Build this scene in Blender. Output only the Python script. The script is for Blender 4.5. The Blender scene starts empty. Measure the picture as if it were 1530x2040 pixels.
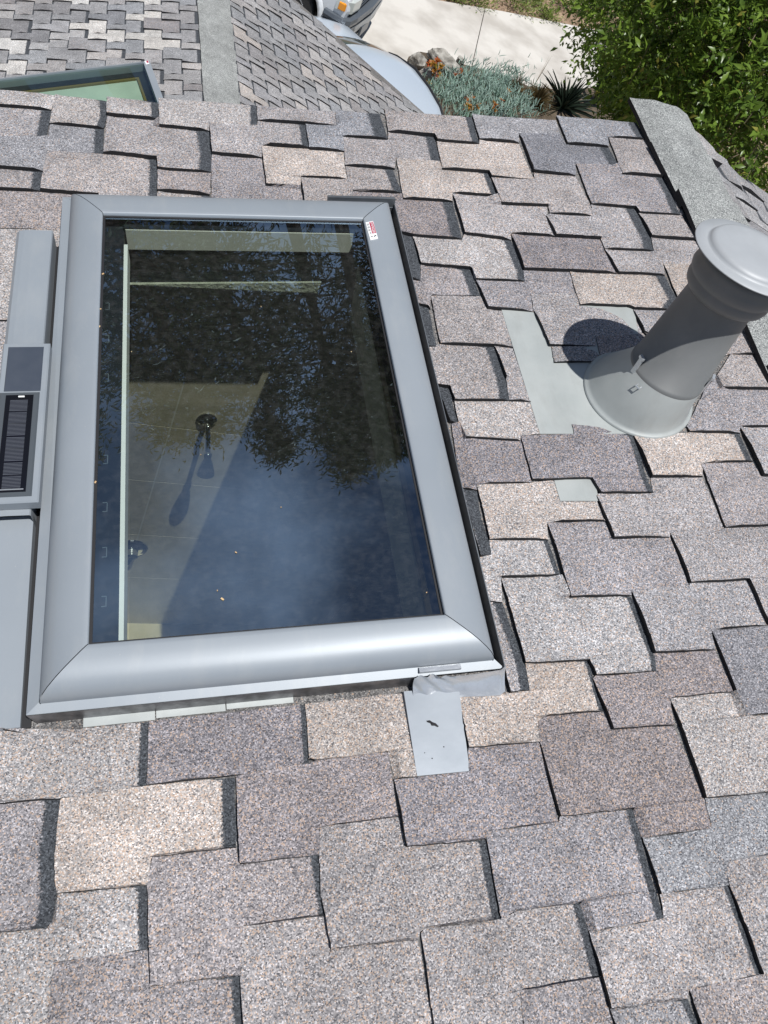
import bpy, bmesh, math, random
import numpy as np
from mathutils import Vector, Matrix
random.seed(7); rng = np.random.default_rng(7)
S = bpy.context.scene
# ------------------------------------------------------------------ camera (solved from the photograph)
F = 1600.0
def rotm(w):
    w = np.array(w); th = np.linalg.norm(w); k = w/th
    K = np.array([[0, -k[2], k[1]], [k[2], 0, -k[0]], [-k[1], k[0], 0]])
    return np.eye(3)+math.sin(th)*K+(1-math.cos(th))*K@K
R0 = rotm([2.5894439170155246, -0.14444973712905937, 0.25181705867843374])
TH = math.radians(14.0)
PM = np.array([[math.cos(TH), 0, -math.sin(TH)], [0, 1, 0], [math.sin(TH), 0, math.cos(TH)]])
RW = R0@PM.T
CP = -RW.T@np.array([0, 0, 1.7693995489096928])
U, V, N = PM.T                      # roof slope frame: up the slope, along the ridge, normal
cam_d = bpy.data.cameras.new('camera'); cam = bpy.data.objects.new('camera', cam_d); S.collection.objects.link(cam)
cam_d.sensor_fit = 'VERTICAL'; cam_d.sensor_height = 36; cam_d.lens = 36*F/2040; cam_d.clip_end = 500; cam_d.clip_start = .02
cx, cy, cz = RW
m = Matrix(((cx[0], -cy[0], -cz[0], CP[0]), (cx[1], -cy[1], -cz[1], CP[1]), (cx[2], -cy[2], -cz[2], CP[2]), (0, 0, 0, 1)))
cam.matrix_world = m; S.camera = cam
# ------------------------------------------------------------------ sky and sun
SUN = .257*U-.26*V+1.0*N; SUN = SUN/np.linalg.norm(SUN)
W = bpy.data.worlds.new('World'); S.world = W; W.use_nodes = True
wn = W.node_tree.nodes; wl = W.node_tree.links
bg = wn['Background']; sky = wn.new('ShaderNodeTexSky'); sky.sky_type = 'NISHITA'; sky.sun_disc = False
sky.sun_elevation = math.asin(SUN[2]); sky.sun_rotation = math.atan2(SUN[0], SUN[1]); sky.air_density = 1.0; sky.dust_density = .3
tc = wn.new('ShaderNodeTexCoord'); mp = wn.new('ShaderNodeMapping'); mp.inputs['Scale'].default_value = (1, 1, 1.6)
cl = wn.new('ShaderNodeTexNoise'); cl.inputs['Scale'].default_value = 2.6; cl.inputs['Detail'].default_value = 6; cl.inputs['Roughness'].default_value = .5
cr = wn.new('ShaderNodeValToRGB'); cr.color_ramp.elements[0].position = .50; cr.color_ramp.elements[1].position = .74
cr.color_ramp.elements[1].color = (.42, .42, .42, 1)
mx = wn.new('ShaderNodeMixRGB'); mx.inputs[2].default_value = (24, 28, 36, 1)
wl.new(tc.outputs['Generated'], mp.inputs[0]); wl.new(mp.outputs[0], cl.inputs['Vector']); wl.new(cl.outputs['Fac'], cr.inputs[0])
wl.new(cr.outputs[0], mx.inputs[0]); wl.new(sky.outputs[0], mx.inputs[1]); wl.new(mx.outputs[0], bg.inputs[0])
bg.inputs[1].default_value = .052
sd = bpy.data.lights.new('sun', 'SUN'); sd.energy = 5.0; sd.angle = math.radians(.5); sd.color = (1, .985, .96)
so = bpy.data.objects.new('sun', sd); S.collection.objects.link(so)
so.rotation_euler = Vector(SUN).to_track_quat('Z', 'Y').to_euler(); so.location = (0, -5, 20)
S.view_settings.view_transform = 'Standard'; S.view_settings.look = 'None'; S.view_settings.exposure = .02; S.view_settings.gamma = 1
S.cycles.max_bounces = 8; S.cycles.transparent_max_bounces = 12
# ------------------------------------------------------------------ helpers
def ray(x, y): return RW.T@np.array([(x-765)/F, (y-1020)/F, 1.0])
def hit(x, y, P, n):
    d = ray(x, y); return CP+np.dot(np.array(P)-CP, n)/np.dot(d, n)*d
def uvp(x, y, h=0.0):
    q = hit(x, y, N*h, N); return (float(q@U), float(q@V))
def P3(u, v, h=0.0): return U*u+V*v+N*h
G = -5.4
def gp(x, y, h=0.0): return hit(x, y, np.array([0, 0, G+h]), np.array([0, 0, 1.0]))
def wloc(o):
    v = Vector(o.location)
    while o.parent: o = o.parent; v += Vector(o.location)
    return v
COL = S.collection
def obj(name, verts, faces, mat, parent=None, origin=None, smooth=False, label=None, cat=None, group=None, kind=None, mats=None, mi=None):
    verts = np.array([tuple(v) for v in verts], float)
    if origin is None:
        origin = verts.mean(0) if parent is not None else np.array([(verts[:, 0].min()+verts[:, 0].max())/2, (verts[:, 1].min()+verts[:, 1].max())/2, verts[:, 2].min()])
    origin = np.array(origin, float)
    me = bpy.data.meshes.new(name); me.from_pydata((verts-origin).tolist(), [], [list(f) for f in faces])
    if mat: me.materials.append(mat)
    for mm in (mats or []): me.materials.append(mm)
    if mi: me.polygons.foreach_set('material_index', mi)
    if smooth: me.polygons.foreach_set('use_smooth', [True]*len(me.polygons))
    me.update()
    o = bpy.data.objects.new(name, me); COL.objects.link(o)
    if parent is not None:
        o.parent = parent; o.location = Vector(origin)-wloc(parent)
    else: o.location = Vector(origin)
    tag(o, label, cat, group, kind); return o
def tag(o, label=None, cat=None, group=None, kind=None):
    if label: o['label'] = label
    if cat: o['category'] = cat
    if group: o['group'] = group
    if kind: o['kind'] = kind
def empty(name, loc, label, cat, group=None):
    o = bpy.data.objects.new(name, None); COL.objects.link(o); o.location = Vector(loc); o.empty_display_size = .1
    tag(o, label, cat, group); return o
class MB:
    def __init__(s): s.v = []; s.f = []
    def add(s, vs, fs):
        b = len(s.v); s.v += [tuple(float(c) for c in q) for q in vs]; s.f += [tuple(b+i for i in q) for q in fs]; return s
    def hexa(s, b, t):   # bottom 4 points, top 4 points
        return s.add(list(b)+list(t), [(3, 2, 1, 0), (4, 5, 6, 7), (0, 1, 5, 4), (1, 2, 6, 5), (2, 3, 7, 6), (3, 0, 4, 7)])
    def box(s, c, ex, ey, ez, sx, sy, sz):
        c = np.array(c); ex, ey, ez = np.array(ex)*sx/2, np.array(ey)*sy/2, np.array(ez)*sz/2
        return s.hexa([c-ex-ey-ez, c+ex-ey-ez, c+ex+ey-ez, c-ex+ey-ez], [c-ex-ey+ez, c+ex-ey+ez, c+ex+ey+ez, c-ex+ey+ez])
    def loft(s, rings, close=True, cap0=False, cap1=False):
        n = len(rings[0]); b = len(s.v)
        for r in rings: s.v += [tuple(float(c) for c in q) for q in r]
        for i in range(len(rings)-1):
            for j in range(n if close else n-1):
                k = (j+1) % n; s.f.append((b+i*n+j, b+i*n+k, b+(i+1)*n+k, b+(i+1)*n+j))
        if cap0: s.f.append(tuple(b+j for j in reversed(range(n))))
        if cap1: s.f.append(tuple(b+(len(rings)-1)*n+j for j in range(n)))
        return s
    def lathe(s, base, ax, prof, n=40, cap0=False, cap1=False):   # prof: (r, h)
        ax = np.array(ax)/np.linalg.norm(ax); e1 = np.cross(ax, [0, 1, 0.1]); e1 /= np.linalg.norm(e1); e2 = np.cross(ax, e1)
        rings = [[np.array(base)+ax*h+r*(math.cos(a)*e1+math.sin(a)*e2) for a in [2*math.pi*k/n for k in range(n)]] for r, h in prof]
        return s.loft(rings, True, cap0, cap1)
    def tube(s, pts, rad, n=8):
        pts = [np.array(p, float) for p in pts]; rings = []
        if not hasattr(rad, '__len__'): rad = [rad]*len(pts)
        for i, p in enumerate(pts):
            t = pts[min(i+1, len(pts)-1)]-pts[max(i-1, 0)]; t = t/np.linalg.norm(t)
            a = np.cross(t, [0.3, .2, 1]); a /= np.linalg.norm(a); b = np.cross(t, a)
            rings.append([p+rad[i]*(math.cos(q)*a+math.sin(q)*b) for q in [2*math.pi*k/n for k in range(n)]])
        return s.loft(rings, True, True, True)
    def build(s, name, mat, parent=None, **k): return obj(name, s.v, s.f, mat, parent, **k)
X, Y, Z = np.eye(3)
# ------------------------------------------------------------------ materials
def mat(name, col=(.5, .5, .5), rough=.6, metal=0.0, spec=.5):
    M = bpy.data.materials.new(name); M.use_nodes = True; b = M.node_tree.nodes['Principled BSDF']
    b.inputs['Base Color'].default_value = (*col, 1); b.inputs['Roughness'].default_value = rough
    b.inputs['Metallic'].default_value = metal; b.inputs['Specular IOR Level'].default_value = spec
    return M
def nd(M, t, **k):
    n = M.node_tree.nodes.new(t)
    for a, b in k.items(): setattr(n, a, b)
    return n
def lk(M, a, b): M.node_tree.links.new(a, b)
def noisy(name, col, col2, scale=20, rough=.6, metal=0.0, bump=0.0, detail=5, bscale=None, rough2=None, lo=.35, hi=.65, spec=.5):
    M = mat(name, col, rough, metal, spec); b = M.node_tree.nodes['Principled BSDF']
    g = nd(M, 'ShaderNodeNewGeometry'); n = nd(M, 'ShaderNodeTexNoise'); n.inputs['Scale'].default_value = scale; n.inputs['Detail'].default_value = detail
    lk(M, g.outputs['Position'], n.inputs['Vector']); r = nd(M, 'ShaderNodeValToRGB')
    r.color_ramp.elements[0].position = lo; r.color_ramp.elements[1].position = hi
    r.color_ramp.elements[0].color = (*col, 1); r.color_ramp.elements[1].color = (*col2, 1)
    lk(M, n.outputs['Fac'], r.inputs[0]); lk(M, r.outputs[0], b.inputs['Base Color'])
    if rough2 is not None:
        mr = nd(M, 'ShaderNodeMapRange'); mr.inputs['To Min'].default_value = rough; mr.inputs['To Max'].default_value = rough2
        lk(M, n.outputs['Fac'], mr.inputs['Value']); lk(M, mr.outputs[0], b.inputs['Roughness'])
    if bump:
        n2 = nd(M, 'ShaderNodeTexNoise'); n2.inputs['Scale'].default_value = bscale or scale*3; n2.inputs['Detail'].default_value = 4
        lk(M, g.outputs['Position'], n2.inputs['Vector']); bp = nd(M, 'ShaderNodeBump'); bp.inputs['Strength'].default_value = bump
        bp.inputs['Distance'].default_value = .01; lk(M, n2.outputs['Fac'], bp.inputs['Height']); lk(M, bp.outputs[0], b.inputs['Normal'])
    return M
def shingle_mat(name, attr=True, base=(.3, .3, .29), green=False):
    M = mat(name, base, .9, 0, .25); b = M.node_tree.nodes['Principled BSDF']
    g = nd(M, 'ShaderNodeNewGeometry')
    vo = nd(M, 'ShaderNodeTexVoronoi'); vo.inputs['Scale'].default_value = 460; lk(M, g.outputs['Position'], vo.inputs['Vector'])
    sp = nd(M, 'ShaderNodeSeparateColor'); lk(M, vo.outputs['Color'], sp.inputs[0])
    vr = nd(M, 'ShaderNodeValToRGB'); e = vr.color_ramp.elements
    e[0].position = 0; e[0].color = (.26, .27, .29, 1); e[1].position = 1; e[1].color = (2.15, 2.14, 2.12, 1)
    for p, c in ((.16, (.55, .56, .58, 1)), (.45, (.92, .92, .92, 1)), (.8, (1.25, 1.24, 1.22, 1))):
        q = e.new(p); q.color = c
    lk(M, sp.outputs[0], vr.inputs[0])
    no = nd(M, 'ShaderNodeTexNoise'); no.inputs['Scale'].default_value = 14; no.inputs['Detail'].default_value = 6; lk(M, g.outputs['Position'], no.inputs['Vector'])
    mr = nd(M, 'ShaderNodeMapRange'); mr.inputs['From Min'].default_value = .3; mr.inputs['From Max'].default_value = .7
    mr.inputs['To Min'].default_value = .86; mr.inputs['To Max'].default_value = 1.13; lk(M, no.outputs['Fac'], mr.inputs['Value'])
    m1 = nd(M, 'ShaderNodeMixRGB', blend_type='MULTIPLY'); m1.inputs[0].default_value = 1
    if attr:
        a = nd(M, 'ShaderNodeAttribute'); a.attribute_name = 'tone'; lk(M, a.outputs['Color'], m1.inputs[1])
    else: m1.inputs[1].default_value = (*base, 1)
    lk(M, vr.outputs[0], m1.inputs[2])
    # orange and cream granules
    gt = nd(M, 'ShaderNodeMath', operation='GREATER_THAN'); lk(M, sp.outputs[1], gt.inputs[0])
    if attr:
        aw = nd(M, 'ShaderNodeAttribute'); aw.attribute_name = 'warm'; lk(M, aw.outputs['Fac'], gt.inputs[1])
    else: gt.inputs[1].default_value = .97
    m2 = nd(M, 'ShaderNodeMixRGB'); m2.inputs[2].default_value = (.50, .35, .25, 1) if not green else (.25, .3, .27, 1)
    g2 = nd(M, 'ShaderNodeMath', operation='MULTIPLY'); g2.inputs[1].default_value = .62; lk(M, gt.outputs[0], g2.inputs[0]); lk(M, g2.outputs[0], m2.inputs[0])
    lk(M, m1.outputs[0], m2.inputs[1])
    nb = nd(M, 'ShaderNodeTexNoise'); nb.inputs['Scale'].default_value = 3.1; nb.inputs['Detail'].default_value = 8; nb.inputs['Roughness'].default_value = .65; lk(M, g.outputs['Position'], nb.inputs['Vector'])
    mb_ = nd(M, 'ShaderNodeMapRange'); mb_.inputs['From Min'].default_value = .32; mb_.inputs['From Max'].default_value = .68; mb_.inputs['To Min'].default_value = .84; mb_.inputs['To Max'].default_value = 1.14; lk(M, nb.outputs['Fac'], mb_.inputs['Value'])
    mm_ = nd(M, 'ShaderNodeMath', operation='MULTIPLY'); lk(M, mr.outputs[0], mm_.inputs[0]); lk(M, mb_.outputs[0], mm_.inputs[1]); mr = mm_
    m3 = nd(M, 'ShaderNodeMixRGB', blend_type='MULTIPLY'); m3.inputs[0].default_value = 1; lk(M, m2.outputs[0], m3.inputs[1])
    cm = nd(M, 'ShaderNodeCombineColor')
    for i in range(3): lk(M, mr.outputs[0], cm.inputs[i])
    lk(M, cm.outputs[0], m3.inputs[2]); out = m3.outputs[0]
    if attr:   # the printed dark granule band beside the next tab; on far slopes also painted gap shadow
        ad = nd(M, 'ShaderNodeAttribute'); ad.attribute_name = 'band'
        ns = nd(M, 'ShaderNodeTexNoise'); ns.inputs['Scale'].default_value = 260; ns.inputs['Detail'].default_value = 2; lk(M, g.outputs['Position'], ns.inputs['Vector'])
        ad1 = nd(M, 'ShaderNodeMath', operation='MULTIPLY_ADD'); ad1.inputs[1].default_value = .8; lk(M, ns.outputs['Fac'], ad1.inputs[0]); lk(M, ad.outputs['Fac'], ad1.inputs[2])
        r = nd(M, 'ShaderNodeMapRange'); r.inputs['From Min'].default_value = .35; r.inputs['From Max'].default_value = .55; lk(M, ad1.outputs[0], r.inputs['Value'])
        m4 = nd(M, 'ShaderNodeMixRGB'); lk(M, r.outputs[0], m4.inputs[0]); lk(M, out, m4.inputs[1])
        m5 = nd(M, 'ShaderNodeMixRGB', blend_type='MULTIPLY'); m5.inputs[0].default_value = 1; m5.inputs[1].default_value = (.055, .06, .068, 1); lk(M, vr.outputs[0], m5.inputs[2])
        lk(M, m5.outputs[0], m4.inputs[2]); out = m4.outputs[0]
    lk(M, out, b.inputs['Base Color'])
    bp = nd(M, 'ShaderNodeBump'); bp.inputs['Strength'].default_value = .55; bp.inputs['Distance'].default_value = .0015
    lk(M, vo.outputs['Distance'], bp.inputs['Height']); bp.invert = True; lk(M, bp.outputs[0], b.inputs['Normal'])
    return M
M_sh = shingle_mat('asphalt_granules'); M_cap = shingle_mat('cap_granules', False, (.25, .256, .25), True)
M_tar = noisy('black_asphalt', (.006, .006, .008), (.018, .018, .02), 200, .8)
M_deck = shingle_mat('deck_granules', False, (.15, .145, .142))
M_clad = noisy('grey_cladding', (.245, .272, .30), (.265, .292, .32), 3, .40, .12, .02, rough2=.5, bscale=600)
M_clad2 = noisy('grey_flashing', (.15, .16, .175), (.21, .225, .24), 9, .38, .6, .05, rough2=.5)
M_brush = noisy('weathered_metal', (.16, .16, .165), (.30, .30, .31), 40, .35, .9, .1)
M_shiny = noisy('bright_sheet_metal', (.50, .52, .54), (.60, .62, .64), 15, .24, .6, .35, bscale=24)
M_pale = noisy('pale_painted_sheet', (.33, .352, .345), (.38, .40, .39), 12, .5, .1, .03)
M_pipe = noisy('painted_pipe_grey', (.125, .13, .13), (.15, .155, .155), 8, .5, 0, .02)
M_cap2 = noisy('cap_paint', (.34, .355, .37), (.38, .395, .41), 10, .5, .05, .02)
M_black = mat('black_rubber', (.012, .012, .014), .6)
def weather(M, amt=.18, col=(.10, .10, .095)):
    b = M.node_tree.nodes['Principled BSDF']; l = b.inputs['Base Color'].links[0]; src = l.from_socket
    g = nd(M, 'ShaderNodeNewGeometry'); n = nd(M, 'ShaderNodeTexNoise'); n.inputs['Scale'].default_value = 7; n.inputs['Detail'].default_value = 9; n.inputs['Roughness'].default_value = .68
    mp = nd(M, 'ShaderNodeMapping'); mp.inputs['Scale'].default_value = (2.6, .9, 1); lk(M, g.outputs['Position'], mp.inputs[0]); lk(M, mp.outputs[0], n.inputs['Vector'])
    r = nd(M, 'ShaderNodeMapRange'); r.inputs['From Min'].default_value = .5; r.inputs['From Max'].default_value = .72; r.inputs['To Max'].default_value = amt; lk(M, n.outputs['Fac'], r.inputs['Value'])
    v = nd(M, 'ShaderNodeTexVoronoi'); v.inputs['Scale'].default_value = 55; lk(M, g.outputs['Position'], v.inputs['Vector'])
    s_ = nd(M, 'ShaderNodeMapRange'); s_.inputs['From Min'].default_value = .07; s_.inputs['From Max'].default_value = .03; s_.inputs['To Max'].default_value = .5; lk(M, v.outputs['Distance'], s_.inputs['Value'])
    sp = nd(M, 'ShaderNodeSeparateColor'); lk(M, v.outputs['Color'], sp.inputs[0]); gt = nd(M, 'ShaderNodeMath', operation='GREATER_THAN'); gt.inputs[1].default_value = .82; lk(M, sp.outputs[0], gt.inputs[0])
    mu = nd(M, 'ShaderNodeMath', operation='MULTIPLY'); lk(M, s_.outputs[0], mu.inputs[0]); lk(M, gt.outputs[0], mu.inputs[1])
    ad = nd(M, 'ShaderNodeMath', operation='ADD'); ad.use_clamp = True; lk(M, r.outputs[0], ad.inputs[0]); lk(M, mu.outputs[0], ad.inputs[1])
    m = nd(M, 'ShaderNodeMixRGB'); m.inputs[2].default_value = (*col, 1); lk(M, ad.outputs[0], m.inputs[0]); lk(M, src, m.inputs[1]); lk(M, m.outputs[0], b.inputs['Base Color'])
weather(M_clad, .16, (.42, .42, .40)); weather(M_pale, .22, (.20, .19, .17)); weather(M_pipe, .2, (.26, .25, .23)); weather(M_cap2, .15, (.25, .25, .24))
M_white = mat('white_paint', (.8, .82, .8), .5)
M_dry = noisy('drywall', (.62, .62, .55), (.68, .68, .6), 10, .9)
M_seal = mat('sealant', (.02, .02, .025), .5)
def glass_mat(name, T, refl, rough=.0, dust=.03, dcol=(.5, .5, .5), streak=False):
    M = bpy.data.materials.new(name); M.use_nodes = True; t = M.node_tree; t.nodes.clear()
    o = nd(M, 'ShaderNodeOutputMaterial'); tr = nd(M, 'ShaderNodeBsdfTransparent'); tr.inputs[0].default_value = (*T, 1)
    gl = nd(M, 'ShaderNodeBsdfGlossy'); gl.inputs['Roughness'].default_value = rough; gl.inputs[0].default_value = (.64, .83, 1, 1)
    fr = nd(M, 'ShaderNodeFresnel'); fr.inputs[0].default_value = 1.5
    mu = nd(M, 'ShaderNodeMath', operation='MULTIPLY_ADD'); mu.inputs[1].default_value = 1.0; mu.inputs[2].default_value = refl; mu.use_clamp = True
    lk(M, fr.outputs[0], mu.inputs[0]); mi = nd(M, 'ShaderNodeMixShader'); lk(M, mu.outputs[0], mi.inputs[0]); lk(M, tr.outputs[0], mi.inputs[1]); lk(M, gl.outputs[0], mi.inputs[2])
    df = nd(M, 'ShaderNodeBsdfDiffuse'); df.inputs[0].default_value = (*dcol, 1); m2 = nd(M, 'ShaderNodeMixShader'); lk(M, mi.outputs[0], m2.inputs[1]); lk(M, df.outputs[0], m2.inputs[2])
    g = nd(M, 'ShaderNodeNewGeometry'); n = nd(M, 'ShaderNodeTexNoise'); n.inputs['Detail'].default_value = 3; n.inputs['Scale'].default_value = 1
    mp = nd(M, 'ShaderNodeMapping'); mp.inputs['Scale'].default_value = (70, 700, 70) if streak else (60, 60, 60)
    lk(M, g.outputs['Position'], mp.inputs[0]); lk(M, mp.outputs[0], n.inputs['Vector'])
    r = nd(M, 'ShaderNodeMapRange'); r.inputs['From Min'].default_value = .45; r.inputs['From Max'].default_value = .75; r.inputs['To Min'].default_value = dust*.4; r.inputs['To Max'].default_value = dust*2.2
    lk(M, n.outputs['Fac'], r.inputs['Value']); lk(M, r.outputs[0], m2.inputs[0]); lk(M, m2.outputs[0], o.inputs[0])
    return M
M_glass = glass_mat('skylight_glass', (.93, .99, .95), .25, 0, .012)
M_screen = glass_mat('insect_screen', (.80, .80, .78), .0, .3, .035, (.42, .42, .42), True)
for l in list(M_screen.node_tree.links):    # the screen does not mirror
    if l.to_node.type == 'MIX_SHADER' and l.from_node.type == 'MATH': M_screen.node_tree.links.remove(l)
for n_ in M_screen.node_tree.nodes:
    if n_.type == 'MIX_SHADER' and not n_.inputs[0].is_linked: n_.inputs[0].default_value = 0
M_carglass = mat('car_glass', (.02, .03, .03), .05, 0, .8)
# ------------------------------------------------------------------ shingle tiles
TONES = {'L': (.325, .308, .298), 'W': (.355, .325, .302), 'M': (.275, .260, .257), 'm': (.25, .233, .234), 'D': (.21, .192, .195),
         'B': (.188, .184, .192), 'b': (.235, .231, .236), 'C': (.46, .43, .385), 'g': (.242, .236, .236)}
WARM = {'L': .86, 'W': .76, 'M': .88, 'm': .88, 'D': .88, 'B': .985, 'b': .95, 'C': .85, 'g': .93}
def cuts(poly, p, axis):
    """distances from p to the polygon boundary along -axis and +axis"""
    o = 1-axis; neg = 9.; pos = 9.
    for i in range(len(poly)):
        a, b = poly[i], poly[(i+1) % len(poly)]
        if (a[o]-p[o])*(b[o]-p[o]) > 0 or a[o] == b[o]: continue
        t = (p[o]-a[o])/(b[o]-a[o])
        if t < 0 or t > 1: continue
        x = a[axis]+t*(b[axis]-a[axis])-p[axis]
        if x <= 0: neg = min(neg, -x)
        if x >= 0: pos = min(pos, x)
    return neg, pos
def sm(x): x = min(1, max(0, x)); return x*x*(3-2*x)
def tile(poly, O, A, B, Nn, tone, band, parent, step=.035, curl=None, hs=1.0, jit=.0011, name='shingle', cool=0.0, half=.155):
    poly = [tuple(p) for p in poly]
    ar = sum(poly[i][0]*poly[(i+1) % len(poly)][1]-poly[(i+1) % len(poly)][0]*poly[i][1] for i in range(len(poly)))
    if ar < 0: poly = poly[::-1]
    bm = bmesh.new(); vs = [bm.verts.new((p[0], p[1], 0)) for p in poly]
    bm.faces.new(vs)
    us = [p[0] for p in poly]; vv = [p[1] for p in poly]
    for ax, lo, hi in ((0, min(us), max(us)), (1, min(vv), max(vv))):
        n = max(1, int(round((hi-lo)/step)))
        for k in range(1, n):
            c = lo+(hi-lo)*k/n
            co = (c, 0, 0) if ax == 0 else (0, c, 0); no = (1, 0, 0) if ax == 0 else (0, 1, 0)
            bmesh.ops.bisect_plane(bm, geom=bm.verts[:]+bm.edges[:]+bm.faces[:], plane_co=co, plane_no=no)
    if half < .2 and step < .06:
        for q_ in vv:
            for e_ in (-.0025, .0025):
                if min(vv)+.003 < q_+e_ < max(vv)-.003: bmesh.ops.bisect_plane(bm, geom=bm.verts[:]+bm.edges[:]+bm.faces[:], plane_co=(0, q_+e_, 0), plane_no=(0, 1, 0))
        if band > 0: bmesh.ops.bisect_plane(bm, geom=bm.verts[:]+bm.edges[:]+bm.faces[:], plane_co=(max(us)-1.5*band, 0, 0), plane_no=(1, 0, 0))
    cxx = sum(us)/len(us); cyy = sum(vv)/len(vv); H = max(vv)-min(vv); Wd = max(us)-min(us)
    if curl is None: curl = random.uniform(0, .0025) if random.random() < .7 else random.uniform(.002, .005)
    info = {}; rx = {}; umx = max(us)
    for v in bm.verts:
        p = (v.co.x+(cxx-v.co.x)*.004, v.co.y+(cyy-v.co.y)*.004)
        dl, dr = cuts(poly, p, 0); db, dt = cuts(poly, p, 1)
        h = .0015+(.0035+.0045*sm(dt/.06))*(1-min(1, dl/(dl+dr+1e-6)))*hs+.0026*(1-db/(db+dt+1e-6))*hs*(.2+.8*sm((half+.012-dl)/.02))
        h += curl*math.exp(-dl/.03)*sm(dt/.05)*(.5+.5*sm(db/.03))*hs
        info[v] = (h, dr, dl); rx[v] = p[0]+dr-umx
    bnd = [v for v in bm.verts if v.is_boundary]
    for v in bm.verts:
        h, dr, dl = info[v]; v.co.z = h
    for v in bnd: v.co.x += random.uniform(-jit, jit); v.co.y += random.uniform(-jit, jit)
    be = [e for e in bm.edges if e.is_boundary]
    r = bmesh.ops.extrude_edge_only(bm, edges=be)
    nv = [g for g in r['geom'] if isinstance(g, bmesh.types.BMVert)]; nf = [g for g in r['geom'] if isinstance(g, bmesh.types.BMFace)]
    for v in nv: v.co.z = -.003
    for f in nf: f.material_index = 1
    bm.normal_update(); bm.verts.index_update()
    me = bpy.data.meshes.new(name)
    o3 = O+A*cxx+B*cyy
    base = {v: info.get(v, (0, 1, 1)) for v in bm.verts}
    tv = TONES[tone]; tv = (tv[0]*.975, tv[1]*.99, tv[2]*1.03); j = random.uniform(.93, 1.07); jc = random.uniform(-.012, .012)
    dat = []; warm = min(.995, WARM[tone]+random.uniform(-.04, .03)+cool*.09)
    if cool: g_ = sum(tv)/3; tv = tuple(c*.55+g_*.45 for c in tv)
    for v in bm.verts:
        h, dr, dl = base[v]; rx.setdefault(v, 0)
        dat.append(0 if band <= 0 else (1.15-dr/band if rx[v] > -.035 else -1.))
        q = A*(v.co.x-cxx)+B*(v.co.y-cyy)+Nn*v.co.z; v.co = Vector(q)
    bm.to_mesh(me); bm.free()
    a1 = me.attributes.new('tone', 'FLOAT_COLOR', 'POINT'); nvt = len(me.vertices)
    a1.data.foreach_set('color', [tv[0]*j+jc*.5, tv[1]*j, tv[2]*j-jc*.5, 1.0]*nvt)
    a2 = me.attributes.new('warm', 'FLOAT', 'POINT'); a2.data.foreach_set('value', [warm]*nvt)
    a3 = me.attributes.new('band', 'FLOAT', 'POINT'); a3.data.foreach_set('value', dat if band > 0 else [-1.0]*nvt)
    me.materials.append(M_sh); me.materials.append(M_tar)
    o = bpy.data.objects.new(name, me); COL.objects.link(o); o.parent = parent; o.location = Vector(o3)-wloc(parent)
    return o
house = empty('house', (0, 0, G), 'house with overlapping grey and tan shingle roofs that fills most of the view', 'house')
# main slope sheathing with the skylight opening
GL = [uvp(203, 430, .08), uvp(722, 441, .08), uvp(887, 1232, .08), uvp(180, 1283, .08)]
gu0, gu1 = (GL[0][0]+GL[3][0])/2, (GL[1][0]+GL[2][0])/2; gv1, gv0 = (GL[0][1]+GL[1][1])/2, (GL[2][1]+GL[3][1])/2
RU = 1.255      # ridge
EU = -3.2       # eave
V0, V1 = -4.0, 1.465
def deck(u0, u1, v0, v1, mb):
    if u1 <= u0 or v1 <= v0: return
    mb.hexa([P3(u0, v0, -.02), P3(u1, v0, -.02), P3(u1, v1, -.02), P3(u0, v1, -.02)], [P3(u0, v0, 0), P3(u1, v0, 0), P3(u1, v1, 0), P3(u0, v1, 0)])
mb = MB(); deck(EU, gu0, V0, V1-.01, mb); deck(gu1, RU, V0, V1-.01, mb); deck(gu0, gu1, V0, gv0, mb); deck(gu0, gu1, gv1, V1-.01, mb)
roof = mb.build('roof_slope', M_deck, house, label='upper roof slope of grey shingles round the skylight and vent pipe')
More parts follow.
